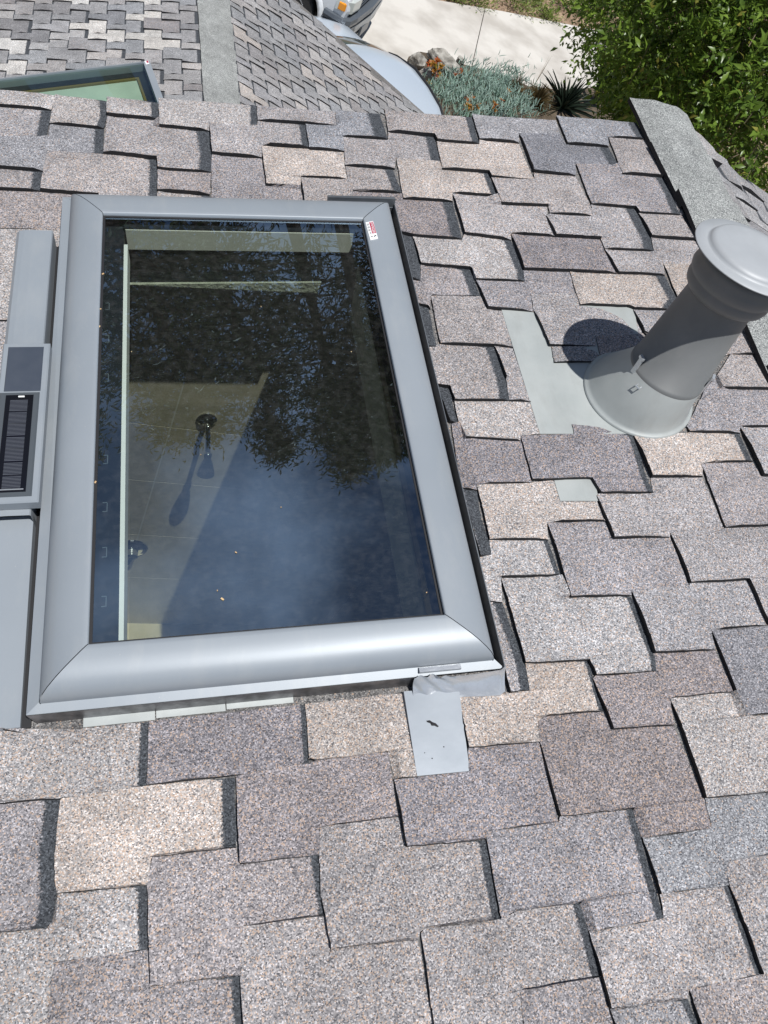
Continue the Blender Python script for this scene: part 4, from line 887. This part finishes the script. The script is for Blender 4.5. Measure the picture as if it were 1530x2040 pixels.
b1 = CP+ray(1440, 150)*7.6/1.0
P_ = lambda x, y, z: CP+ray(x, y)*z
l1 = [(*P_(1460, 60, 7.2), .95, .95, .9), (*P_(1560, 180, 7.0), .9, .9, .95), (*P_(1340, 40, 7.8), .75, .8, .75), (*P_(1560, -60, 7.6), 1.1, 1., .9), (*P_(1360, 190, 7.6), .45, .5, .5), (*P_(1250, -20, 8.2), .5, .6, .55), (*P_(1500, 290, 6.6), .5, .5, .5)]
shrub('tall_shrub', l1, 3400, (P_(1480, 120, 7.4)[0], P_(1480, 120, 7.4)[1], G), 'tall leafy green shrub filling the upper right beyond the shingle ridge', 'shrub', 3, .085, spread=.26)
l2 = [(*P_(1330, 120, 10.5), .8, .9, .8), (*P_(1270, 170, 11.5), .55, .6, .5), (*P_(1400, 200, 10.0), .9, .9, .8), (*P_(1230, 60, 12), .55, .6, .45), (*P_(1330, 230, 11), .7, .8, .8)]
shrub('tall_shrub', l2, 1900, (P_(1340, 150, 10.8)[0], P_(1340, 150, 10.8)[1], G), 'loose dark green shrub over the driveway edge behind the sword leaved plant', 'shrub', 4, .10, spread=.32)
# flax with upright sword leaves
M_flax = leafmat('sword_leaf', (.012, .022, .012), (.03, .05, .02), .35, .1)
def swords(name, c, n, L, w, m, label, cat, spread=.55, group=None, droop=.3, seed=1):
    r = np.random.default_rng(seed); vs, fs, rn = [], [], []
    for i in range(n):
        a = r.random()*2*math.pi; tilt = abs(r.normal())*spread; h = L*(.55+.5*r.random()); d = np.array([math.cos(a)*math.sin(tilt), math.sin(a)*math.sin(tilt), math.cos(tilt)])
        sd_ = unit(np.cross(d, [math.sin(a*3), math.cos(a*3), .2])); b = len(vs); nn_ = np.cross(sd_, d)
        for k, ww in ((0, .7), (.3, 1), (.65, .75), (.9, .3), (1, .02)):
            p = np.array(c)+d*h*k+np.array([math.cos(a), math.sin(a), -.6])*droop*h*k*k*math.sin(tilt)
            vs += [p-sd_*w*ww*.5+nn_*w*.18, p, p+sd_*w*ww*.5+nn_*w*.18]
        for k in range(4):
            for q_ in (0, 1): fs.append((b+k*3+q_, b+k*3+q_+1, b+k*3+q_+4, b+k*3+q_+3))
        rn += [r.random()]*15
    return npobj(name, vs, fs, m, None, rn, label=label, cat=cat, group=group)
fb = gp(1183, 205, .1)
swords('sword_plant', fb, 40, 1.45, .085, M_flax, 'dark green plant with upright sword leaves at the driveway edge by the shrub', 'plant', .30, seed=2)
swords('sword_plant', gp(1245, 222, .1), 90, .7, .07, M_flax, 'dark low sword leaved plant half hidden between the shrub and the ridge', 'plant', .8, seed=9)
swords('sword_plant', gp(1120, 215, .1), 90, .75, .06, leafmat('strap_leaf', (.012, .02, .015), (.03, .045, .028), .4, .1), 'low dark strap leaved plant left of the upright sword plant', 'plant', .8, seed=5)
M_brown = leafmat('brown_grass', (.05, .035, .012), (.16, .11, .04), .8, .2)
swords('dry_grass_clump', gp(1066, 208, .08), 600, .42, .012, M_brown, 'brown dry grass clump between the blue succulents and the dark plants', 'grass clump', .75, seed=3)
swords('dry_grass_clump', gp(1025, 180, .08), 160, .30, .011, M_brown, 'thin dry grass clump at the upper right edge of the blue succulents', 'grass clump', .8, seed=4)
for (x, y, L) in ((1075, 150, .75), (1040, 152, .6), (1105, 168, .5)):
    swords('grass_stalk', gp(x-15, y+28, .05), 5, L, .006, leafmat('straw', (.3, .2, .1), (.4, .3, .17), .8, .2) if x == 1075 else bpy.data.materials['straw'],
           {1075: 'tallest thin straw stalks rising against the concrete driveway', 1040: 'thin straw stalks nearest the blue succulents', 1105: 'short thin straw stalks nearest the sword plant'}[x], 'grass stalk', .22, seed=int(x))
# blue chalk fingers
M_blue = leafmat('blue_finger', (.13, .24, .17), (.38, .50, .44), .6, .1)
r = np.random.default_rng(11); vs, fs, rn = [], [], []
sp_ = [(895, 165, 70), (935, 160, 75), (985, 175, 85), (1010, 200, 70), (950, 205, 90), (905, 200, 60), (1000, 160, 60), (965, 185, 90), (880, 190, 40), (1030, 218, 50), (930, 232, 80), (985, 232, 80)]
for (x, y, w_) in sp_:
    for _ in range(270):
        px, py = x+r.normal()*24, y+r.normal()*14
        c = gp(px, py+6, 0); d = unit(np.array([r.normal()*.55, r.normal()*.55, 1])); h = .07+.07*r.random(); z0 = .04+.16*r.random()+.05*math.sin(px*.15)*math.cos(py*.2)
        c = np.array([c[0], c[1], G+z0]); e1 = unit(np.cross(d, [1, .2, .1])); e2 = np.cross(d, e1); rr = .008; b = len(vs)
        bend = np.array([r.normal(), r.normal(), .3])*.02
        for k, q_ in ((0, .8), (.6, 1), (1, .25)):
            for a in (0, 2.1, 4.2): vs.append(c+d*h*k+bend*k*k+rr*q_*(math.cos(a)*e1+math.sin(a)*e2))
        for k in (0, 1):
            for a in range(3): fs.append((b+k*3+a, b+k*3+(a+1) % 3, b+k*3+3+(a+1) % 3, b+k*3+3+a))
        rn += [r.random()*.6+.4*(z0 > .12)]*9
npobj('succulent_ground_cover', vs, fs, M_blue, None, rn, label='mass of blue green finger succulents beside the silver car', cat='ground cover', kind='stuff')
# rosettes
M_ros = leafmat('rosette_leaf', (.22, .20, .02), (.42, .06, .03), .4, .25)
def rosette(x, y, n, rad, label, seed, h=.12):
    r = np.random.default_rng(seed); vs_, fs_, rn_ = [], [], []; e = None
    C_, D_, Ls, tn = [], [], [], []
    for k in range(n):
        px, py = x+r.normal()*9, y+r.normal()*9; c = gp(px, py, h); c = np.array(c)+Z*r.random()*.1; ax = unit(np.array([r.normal()*.3, r.normal()*.3-.25, 1]))
        s1 = unit(np.cross(ax, [1, .1, 0])); s2 = np.cross(ax, s1); t0 = r.random()
        for j in range(16):
            a = j*2.4; q_ = j/16; el = .25+q_*.9; d = (math.cos(a)*s1+math.sin(a)*s2)*math.cos(el)+ax*math.sin(el); C_.append(c); D_.append(d); Ls.append(rad*(1.05-.6*q_)); tn.append(min(1, t0*.6+.5*(1-q_)*r.random()))
    C_, D_, Ls = np.array(C_), np.array(D_), np.array(Ls); v, f = leaves(C_, D_, Ls, Ls*.5)
    npobj('rosette_succulent', v, f, M_ros, None, np.repeat(tn, 5), label=label, cat='succulent', group='red and yellow rosette succulents')
rosette(862, 135, 9, .09, 'red and yellow rosette succulents growing over the grey rocks', 1, .3)
rosette(934, 212, 11, .09, 'yellow green rosette succulents in the middle of the blue fingers', 2)
rosette(989, 214, 5, .08, 'small reddish rosettes at the near right of the blue fingers', 3)
rosette(862, 158, 5, .08, 'red rosettes at the foot of the rocks beside the silver car', 4, .1)
rosette(915, 155, 3, .07, 'single small orange rosette among the blue fingers near the rocks', 5, .15)
M_rock = noisy('grey_rock', (.16, .145, .125), (.40, .38, .34), 9, .9, 0, 1.0, bscale=26, detail=10)
def rock(x, y, h, sx, sy, sz, rz, label, seed):
    bm = bmesh.new(); bmesh.ops.create_icosphere(bm, subdivisions=4, radius=1); r = np.random.default_rng(seed); ph = r.random(9)*6
    planes = [(unit(r.normal(size=3)), .62+.25*r.random()) for _ in range(9)]
    for v in bm.verts:
        p = np.array(v.co); 
        for n_, d_ in planes:
            q_ = p@n_
            if q_ > d_: p = p-n_*(q_-d_)
        p = p*(1+.05*math.sin(7*p[0]+ph[0])*math.cos(8*p[1]+ph[1])+.03*math.sin(17*p[2]+ph[2])+.02*math.sin(31*p[0]+23*p[1]))
        v.co = Vector((p[0]*sx, p[1]*sy, p[2]*sz))
    c = gp(x, y, h); me = bpy.data.meshes.new('rock'); bm.to_mesh(me); bm.free(); me.materials.append(M_rock)
    o = bpy.data.objects.new('rock', me); COL.objects.link(o); o.location = Vector(c); o.rotation_euler = (.15, .1, rz); tag(o, label, 'rock', 'rocks edging the planting bed')
rock(832, 122, .14, .22, .14, .17, .9, 'pitted dark grey rock nearest the silver car hood', 1)
rock(888, 128, .16, .38, .19, .20, -.5, 'largest long grey rock behind the red rosettes', 2)
rock(850, 152, .10, .17, .13, .13, .3, 'small dark rock below the red rosettes', 3)
rock(917, 121, .10, .10, .08, .09, .2, 'small pale stone at the driveway edge', 4)
# dirt verge weeds
M_weed = leafmat('weed_leaf', (.10, .14, .03), (.22, .27, .06), .5, .25)
wd = [(948, 6, .34, 'yellow green weed in the dirt verge nearest the driveway joint'), (1035, 18, .40, 'bushy green weed in the middle of the dirt verge'), (1088, 34, .26, 'small grey green weed at the driveway edge in the verge'), (1062, 4, .3, 'green weed furthest back in the dirt verge'), (1130, 12, .34, 'green weed in the verge touching the big shrub'), (905, -4, .22, 'low weed at the far left end of the dirt verge')]
for i, (x, y, s_, lb) in enumerate(wd):
    r = np.random.default_rng(40+i); c = np.array(gp(x, y)); n = 420
    p = c+np.stack([r.normal(size=n)*s_*.55, r.normal(size=n)*s_*.4, np.abs(r.normal(size=n))*s_*.35], 1); d = (p-c)*[1, 1, 1.2]+r.normal(size=(n, 3))*.15+[0, 0, .12]
    v, f = leaves(p, d, .05+.06*r.random(n), .018+.014*r.random(n)); npobj('weed', v, f, M_weed, None, np.repeat(r.random(n), 5), label=lb, cat='weed', group='weeds in the dirt verge')
# litter on the verge
r = np.random.default_rng(77); n = 2600; px = r.uniform(860, 1250, n); py = r.uniform(-30, 75, n); p = np.array([gp(a, b, -.04) for a, b in zip(px, py)])
lim = np.array([np.interp(a, [860, 870, 1000, 1180, 1330], [-6, 0, 22, 58, 95]) for a in px]); p = p[py < lim-1]; n = len(p)
v, f = leaves(p, np.c_[r.normal(size=(n, 2)), r.normal(size=n)*.2], .03+.06*r.random(n), .012+.02*r.random(n), nrm=unit(np.c_[r.normal(size=(n, 2))*.3, np.ones(n)]))
npobj('leaf_litter', v, f, M_brown, None, np.repeat(r.random(n)*.9+.1, 5), label='dry leaf litter scattered over the dirt verge', cat='litter', kind='stuff')
# ------------------------------------------------------------------ pickup truck (front right corner in view)
M_tw = mat('truck_white', (.68, .70, .72), .18, 0, .6); M_bmp = mat('grey_bumper', (.11, .125, .145), .3, .3); M_bch = mat('bumper_bright', (.32, .34, .36), .25, .7)
M_tyre = noisy('tyre_rubber', (.018, .018, .02), (.03, .03, .03), 30, .8); M_rim = mat('rim_metal', (.35, .36, .38), .35, .8); M_dark = mat('underbody', (.01, .01, .012), .8)
M_lens = mat('lamp_lens', (.55, .58, .55), .06, .1, .9); M_amber = mat('amber_lens', (.75, .28, .02), .15)
tf = np.array([.87, -.49, 0]); tf /= np.linalg.norm(tf); tl = np.array([-tf[1], tf[0], 0]); T0 = np.array([*gp(694, 58, .55)[:2], G])-tl*.10
print('truck', T0)
tk = empty('pickup_truck', T0-tf*1.2+tl*1.0, 'white pickup truck with a grey bumper, its front corner poking out beyond the roof', 'pickup truck')
T = lambda f_, l, z: T0+tf*f_+tl*l+Z*z
def tbox(mb, f0, f1, l0, l1, z0, z1): return mb.hexa([T(f0, l0, z0), T(f1, l0, z0), T(f1, l1, z0), T(f0, l1, z0)], [T(f0, l0, z1), T(f1, l0, z1), T(f1, l1, z1), T(f0, l1, z1)])
# body side profile with wheel arch, extruded over the width with rounded shoulder
def arch(cx_, r_, n=14): return [(cx_+r_*math.cos(a), .42+r_*math.sin(a)) for a in np.linspace(0, math.pi, n)]
WX = -.98
side = [(-.10, .62), (-.06, .80), (-.10, 1.02), (-.30, 1.08), (-1.45, 1.16), (-1.45, .38)]
lowf = [(-.42, .45)]+arch(WX, .47)+[(-1.50, .45)]
outl = [(-.12, .50), (-.10, .62), (-.07, .80), (-.10, 1.0), (-.2, 1.07), (-.6, 1.12), (-1.5, 1.17), (-1.5, .45)]+[(a, b) for a, b in reversed(arch(WX, .47))]
mb = MB()
for l_, ins in (): pass
rings = []
for l_, ins in ((.04, .0), (.0, .03), (-.02, .10), (.0, .0)): pass
n_ = len(outl)
def prof_at(l_, k): return [T(a-k*(.5 if a > -.3 else 0), l_, b-(k if b > .9 else 0)) for a, b in outl]
W_ = 1.95
mb.loft([prof_at(.035, .06), prof_at(.0, .09) if False else prof_at(.012, .10), prof_at(.012, .10)][:1]+[prof_at(.09, .0), prof_at(W_-.09, .0), prof_at(W_-.035, .06)], True, True, True)
body = mb.build('body', M_tw, tk, smooth=False)
mb = MB(); tbox(mb, -5.3, -1.5, .03, W_-.03, .5, 1.0); mb.build('bed_side', M_tw, tk)
mb = MB(); mb.loft([[T(-1.5, .05+k, 1.0), T(-1.5, W_-.05-k, 1.0), T(-3.4, W_-.05-k, 1.0), T(-3.4, .05+k, 1.0)] for k in (0,)]+[[T(-1.5, .06, 1.15), T(-1.5, W_-.06, 1.15), T(-3.4, W_-.06, 1.15), T(-3.4, .06, 1.15)], [T(-2.15, .2, 1.75), T(-2.15, W_-.2, 1.75), T(-3.2, W_-.2, 1.75), T(-3.2, .2, 1.75)]], True, False, True); mb.build('cab', M_tw, tk)
mb = MB(); mb.add([T(-1.56, .14, 1.18), T(-1.56, W_-.14, 1.18), T(-2.11, W_-.26, 1.71), T(-2.11, .26, 1.71)], [(0, 1, 2, 3)]); mb.build('windscreen', M_carglass, tk)
# flare round the arch, wheel well
mb = MB(); rr_ = [[T(WX+rad*math.cos(a), l_, .42+rad*math.sin(a)) for a in np.linspace(-.1, math.pi+.1, 20)] for rad, l_ in ((.47, .03), (.475, -.02), (.53, -.015), (.56, .03))]
mb.loft(rr_, False); mb.build('wheel_arch', M_tw, tk, smooth=True)
mb = MB(); rr_ = [[T(WX+.46*math.cos(a), l_, .42+.46*math.sin(a)) for a in np.linspace(0, math.pi, 16)] for l_ in (.03, .5)]; mb.loft(rr_, False); tbox(mb, -1.45, -.5, .48, .52, .3, .95); mb.build('wheel_well', M_dark, tk)
for f_, l_ in ((WX, .14), (WX, W_-.14), (-4.3, .14), (-4.3, W_-.14)):
    s_ = 1 if l_ < 1 else -1; c = T(f_, l_, .39)
    mb = MB(); mb.lathe(c-tl*.12*s_, tl*s_, [(.22, .0), (.36, .0), (.385, .02), (.39, .06), (.39, .18), (.385, .22), (.36, .24), (.22, .24)], 40, True, True); w_ = mb.build('wheel', M_tyre, tk, smooth=False)
    mb = MB(); mb.lathe(c-tl*.125*s_, tl*s_, [(.0, .03), (.06, .02), (.08, .05), (.18, .05), (.21, .0), (.225, .0), (.225, .02)], 30); mb.build('rim', M_rim, w_, smooth=True)
# bumper wrapping the corner
def bump_ring(z0, z1, off, m_, name, ext=.44):
    path = [(-ext, .0), (-.25, -.01), (-.06, .02), (-.0, .10), (.03, .35), (.05, W_/2), (.03, W_-.35), (-.0, W_-.10), (-.06, W_-.02), (-.25, W_+.01), (-ext, W_)]
    cen = np.array([-.3, W_/2]); mb = MB(); rings = []
    for f_, l_ in path:
        d_ = unit(np.array([f_, l_])-cen)*off; g_ = unit(np.array([f_, l_])-cen)*.05
        rings.append([T(f_+d_[0]-g_[0], l_+d_[1]-g_[1], z0), T(f_+d_[0], l_+d_[1], z0+.02), T(f_+d_[0]*1.1+g_[0]*.3, l_+d_[1]*1.1+g_[1]*.3, (z0+z1)/2), T(f_+d_[0], l_+d_[1], z1-.015), T(f_+d_[0]-g_[0]*3.4, l_+d_[1]-g_[1]*3.4, z1)])
    mb.loft(rings, True, True, True); return mb.build(name, m_, tk, smooth=False)
bump_ring(.56, .70, .03, M_bmp, 'bumper_top'); bump_ring(.40, .56, .045, M_bch, 'bumper'); bump_ring(.26, .40, .0, M_bmp, 'air_dam', .40)
# grille and lamps
mb = MB(); tbox(mb, -.10, -.045, .50, W_-.5, .72, .98); mb.build('grille', M_bmp, tk)
for k in range(4):
    mb = MB(); tbox(mb, -.05, -.03, .5, W_-.5, .75+.06*k, .765+.06*k); mb.build('grille_bar', M_bch, tk)
for s_ in (0, 1):
    ml = (lambda l: l) if s_ == 0 else (lambda l: W_-l)
    mb = MB(); P4 = lambda z, o_: [T(-.30, ml(.03-o_), z), T(-.13+o_, ml(.045), z), T(-.06+o_, ml(.14), z), T(-.035+o_, ml(.46), z), T(-.15, ml(.46), z), T(-.30, ml(.2), z)]
    mb.loft([P4(.74, .0), P4(.755, .02), P4(.93, .018), P4(.96, -.03)], True, True, True); hl = mb.build('headlight', M_lens, tk)
    mb = MB(); P4 = lambda z, o_: [T(-.25, ml(.02-o_), z), T(-.18+o_, ml(.028-o_), z), T(-.135+o_, ml(.045), z), T(-.16, ml(.06), z), T(-.27, ml(.06), z)]
    mb.loft([P4(.77, .003), P4(.785, .018), P4(.88, .016), P4(.905, -.02)], True, True, True); mb.build('turn_signal', M_amber, hl)
mb = MB(); tbox(mb, .06, .10, .62, 1.05, .30, .46); mb.build('licence_plate', M_bmp, tk)
mb = MB(); tbox(mb, -.34, -.30, -.02, .12, .10, .40); mb.build('mud_flap', M_dark, tk)
# ------------------------------------------------------------------ silver saloon
M_silver = mat('car_silver', (.50, .56, .63), .22, .25, .6)
C1 = np.array(gp(790, 110, 1.22)); C2 = np.array(gp(870, 195, 1.36))
ch = unit((C1-C2)*[1, 1, 0]); cl_ = np.array([-ch[1], ch[0], 0])    # heading, left
R0_ = np.array([C1[0], C1[1], G])   # right end of the windscreen top
S0 = R0_+cl_*.66
print('car', C1, C2, ch)
car = empty('silver_car', S0-ch*.8, 'silver saloon car parked just beyond the lower roof edge, roof panel and windscreen showing', 'car')
K = lambda f_, l, z: S0+ch*f_+cl_*l+Z*z
def loftc(rows, m_, name, close=True, smooth=True, c0=True, c1=True, parent=car):
    mb = MB(); mb.loft(rows, close, c0, c1); return mb.build(name, m_, parent, smooth=smooth)
def sect(f_, w, z0, z1, crown_=.03, sh=.10):
    pts = []
    pts += [K(f_, w, z0), K(f_, w+.02, (z0+z1)*.5), K(f_, w-.01, z1-sh), K(f_, w-.10, z1-.02)]
    for t in np.linspace(.8, -.8, 7): pts.append(K(f_, (w-.1)*t/1., z1+crown_*(1-t*t)))
    pts += [K(f_, -w+.10, z1-.02), K(f_, -w+.01, z1-sh), K(f_, -w-.02, (z0+z1)*.5), K(f_, -w, z0)]; return pts
loftc([sect(1.80, .50, .35, .54), sect(1.70, .66, .25, .66), sect(1.4, .80, .2, .78), sect(.85, .86, .2, .86), sect(.2, .87, .2, .95), sect(-1.2, .87, .2, .95), sect(-2.0, .86, .2, .98), sect(-2.5, .78, .25, .95), sect(-2.65, .62, .35, .8)], M_silver, 'body')
# roof panel: crowned sheet with curved sides
rows = []
for f_, w, z in ((.02, .60, 1.29), (-.15, .645, 1.36), (-.5, .67, 1.405), (-.9, .675, 1.415), (-1.3, .655, 1.395), (-1.6, .61, 1.34)):
    rows.append([K(f_-.10*(t*t) if f_ > -.3 else f_, w*t, z-.05*(t*t)-.03*(abs(t)**6)) for t in np.linspace(1, -1, 17)])
mb = MB(); mb.loft(rows, False); mb.build('roof_panel', M_silver, car, smooth=True)
def pane(name, a, b, nn_=9, parent=car, m_=M_carglass):
    rows = []
    for t in np.linspace(0, 1, 5): rows.append([np.array(a(u_))*(1-t)+np.array(b(u_))*t+unit(ch*.6+Z)*.05*math.sin(math.pi*t)*(1 if name == 'windscreen' else 0) for u_ in np.linspace(1, -1, nn_)])
    mb = MB(); mb.loft(rows, False); return mb.build(name, m_, parent, smooth=True)
ws = pane('windscreen', lambda u_: K(.02-.10*u_*u_, .60*u_, 1.29-.05*u_*u_-.03*abs(u_)**6), lambda u_: K(.75-.22*u_*u_, .74*u_, .94))
pane('rear_window', lambda u_: K(-1.6, .60*u_, 1.34-.05*u_*u_-.03*abs(u_)**6), lambda u_: K(-2.1+.1*u_*u_, .68*u_, 1.0))
for s_ in (1, -1):
    mb = MB(); vs_ = [K(-.1, s_*.60, 1.25), K(-.5, s_*.665, 1.33), K(-.9, s_*.67, 1.34), K(-1.3, s_*.65, 1.32), K(-1.6, s_*.60, 1.26)]; lo_ = [K(.5, s_*.80, .93), K(-.4, s_*.83, .94), K(-.9, s_*.84, .95), K(-1.5, s_*.83, .96), K(-2.0, s_*.78, .98)]
    mb.loft([vs_, lo_], False); mb.build('side_window', M_carglass, car)
    mb = MB(); mb.tube([K(.53, s_*.765, .94), K(.2, s_*.68, 1.12), K(-.08, s_*.60, 1.255), K(-.5, s_*.668, 1.345), K(-.9, s_*.675, 1.352), K(-1.3, s_*.653, 1.33), K(-1.6, s_*.6, 1.27), K(-2.05, s_*.72, 1.0)], .018, 8); mb.build('window_trim', M_black, car, smooth=True)
for f_ in (.95, -1.85):
    for s_ in (1, -1):
        mb = MB(); mb.lathe(K(f_, s_*.62, .32), cl_*s_, [(.0, 0), (.30, 0), (.32, .03), (.32, .2), (.30, .24), (.2, .235), (0, .22)], 28, True, True); mb.build('wheel', M_tyre, car)
mb = MB(); mb.tube([K(.62, .1, .985), K(.40, .25, 1.09), K(.28, .52, 1.14)], .010, 6); mb.build('wiper', M_black, car)
mb = MB(); mb.tube([K(.60, -.35, .985), K(.42, -.2, 1.09), K(.30, .05, 1.15)], .010, 6); mb.build('wiper', M_black, car)
for s_ in (1, -1): mb = MB(); mb.lathe(K(1.50, s_*.52, .58), unit(ch+Z*.3), [(.0, .06), (.1, .05), (.13, 0), (.14, -.06)], 16, False, True); mb.build('headlight', M_lens, car)
# ------------------------------------------------------------------ tall conifers that the skylight glass mirrors
M_needle = leafmat('needles', (.018, .030, .010), (.045, .065, .018), .6, .15)
M_ctr = noisy('conifer_bark', (.055, .038, .028), (.10, .07, .05), 8, .9, 0, .6)
def conifer_mesh(seed, H, z0, rmax, nb):
    r = np.random.default_rng(seed); C_, D_ = [], []; mb = MB()
    mb.tube([(0, 0, 0), (.05, .02, H*.3), (.0, .08, H*.6), (.03, 0, H)], [.34, .25, .17, .02], 10)
    for i in range(nb):
        t = r.random()**.8; z = z0+(H-z0)*t; a = r.random()*2*math.pi; L = rmax*(1-t)**.7*(.45+.7*r.random())+.25
        d = np.array([math.cos(a), math.sin(a), .1-.28*r.random()]); b = np.array([0, 0, z]); e = b+d*L
        mb.tube([b, b+d*L*.5+Z*.12, e], [.045, .025, .008], 4)
        m_ = int(34*L/rmax)+8; k = .3+.7*r.random(m_); p = b+d*(k[:, None]*L)+r.normal(size=(m_, 3))*[.22, .22, .10]; C_.append(p); D_.append(r.normal(size=(m_, 3))*[1, 1, .4]+d*1.2+[0, 0, -.25])
    return np.concatenate(C_), np.concatenate(D_), mb
cm = {}
TR_ = [(-4.3, 12.6, 21.5, 12.5, 2.6, 0), (-2.9, 13.6, 24.5, 15.5, 2.1, 1), (-6.0, 14.4, 24, 11, 3.0, 0), (-1.0, 14.6, 28, 18.5, 2.4, 1), (1.5, 13.4, 25.5, 16.5, 2.2, 0), (-8.3, 13.6, 23, 9, 3.0, 1), (.1, 12.8, 24.5, 19.5, 1.5, 0)]
lb = ['conifer with low dense boughs mirrored at the left of the near skylight glass', 'bare trunked conifer mirrored left of centre in the near skylight glass', 'broad conifer standing behind the mirrored dense one', 'tallest conifer, trunk mirrored near the centre of the skylight glass', 'conifer mirrored along the right edge of the skylight glass', 'conifer furthest left in the mirrored row', 'slim conifer with a short crown beside the tallest one']
for i, (x, y, H, z0, rm, sd_) in enumerate(TR_):
    e = empty('conifer', (x, y, G), lb[i], 'tree', 'tall conifers behind the house')
    C_, D_, mb = conifer_mesh(100+i, H, z0, rm, 150); off = np.array([x, y, G]); r = np.random.default_rng(i)
    mb.v = [tuple(np.array(q_)+off) for q_ in mb.v]; mb.build('trunk', M_ctr, e)
    n = len(C_); C_ = np.concatenate([C_, C_+r.normal(size=C_.shape)*.12]); D_ = np.concatenate([D_, D_+r.normal(size=D_.shape)*.5]); n = len(C_)
    v, f = leaves(C_+off, D_, .15+.16*r.random(n), .035+.035*r.random(n)); npobj('crown', v, f, M_needle, e, np.repeat(r.random(n), 5))
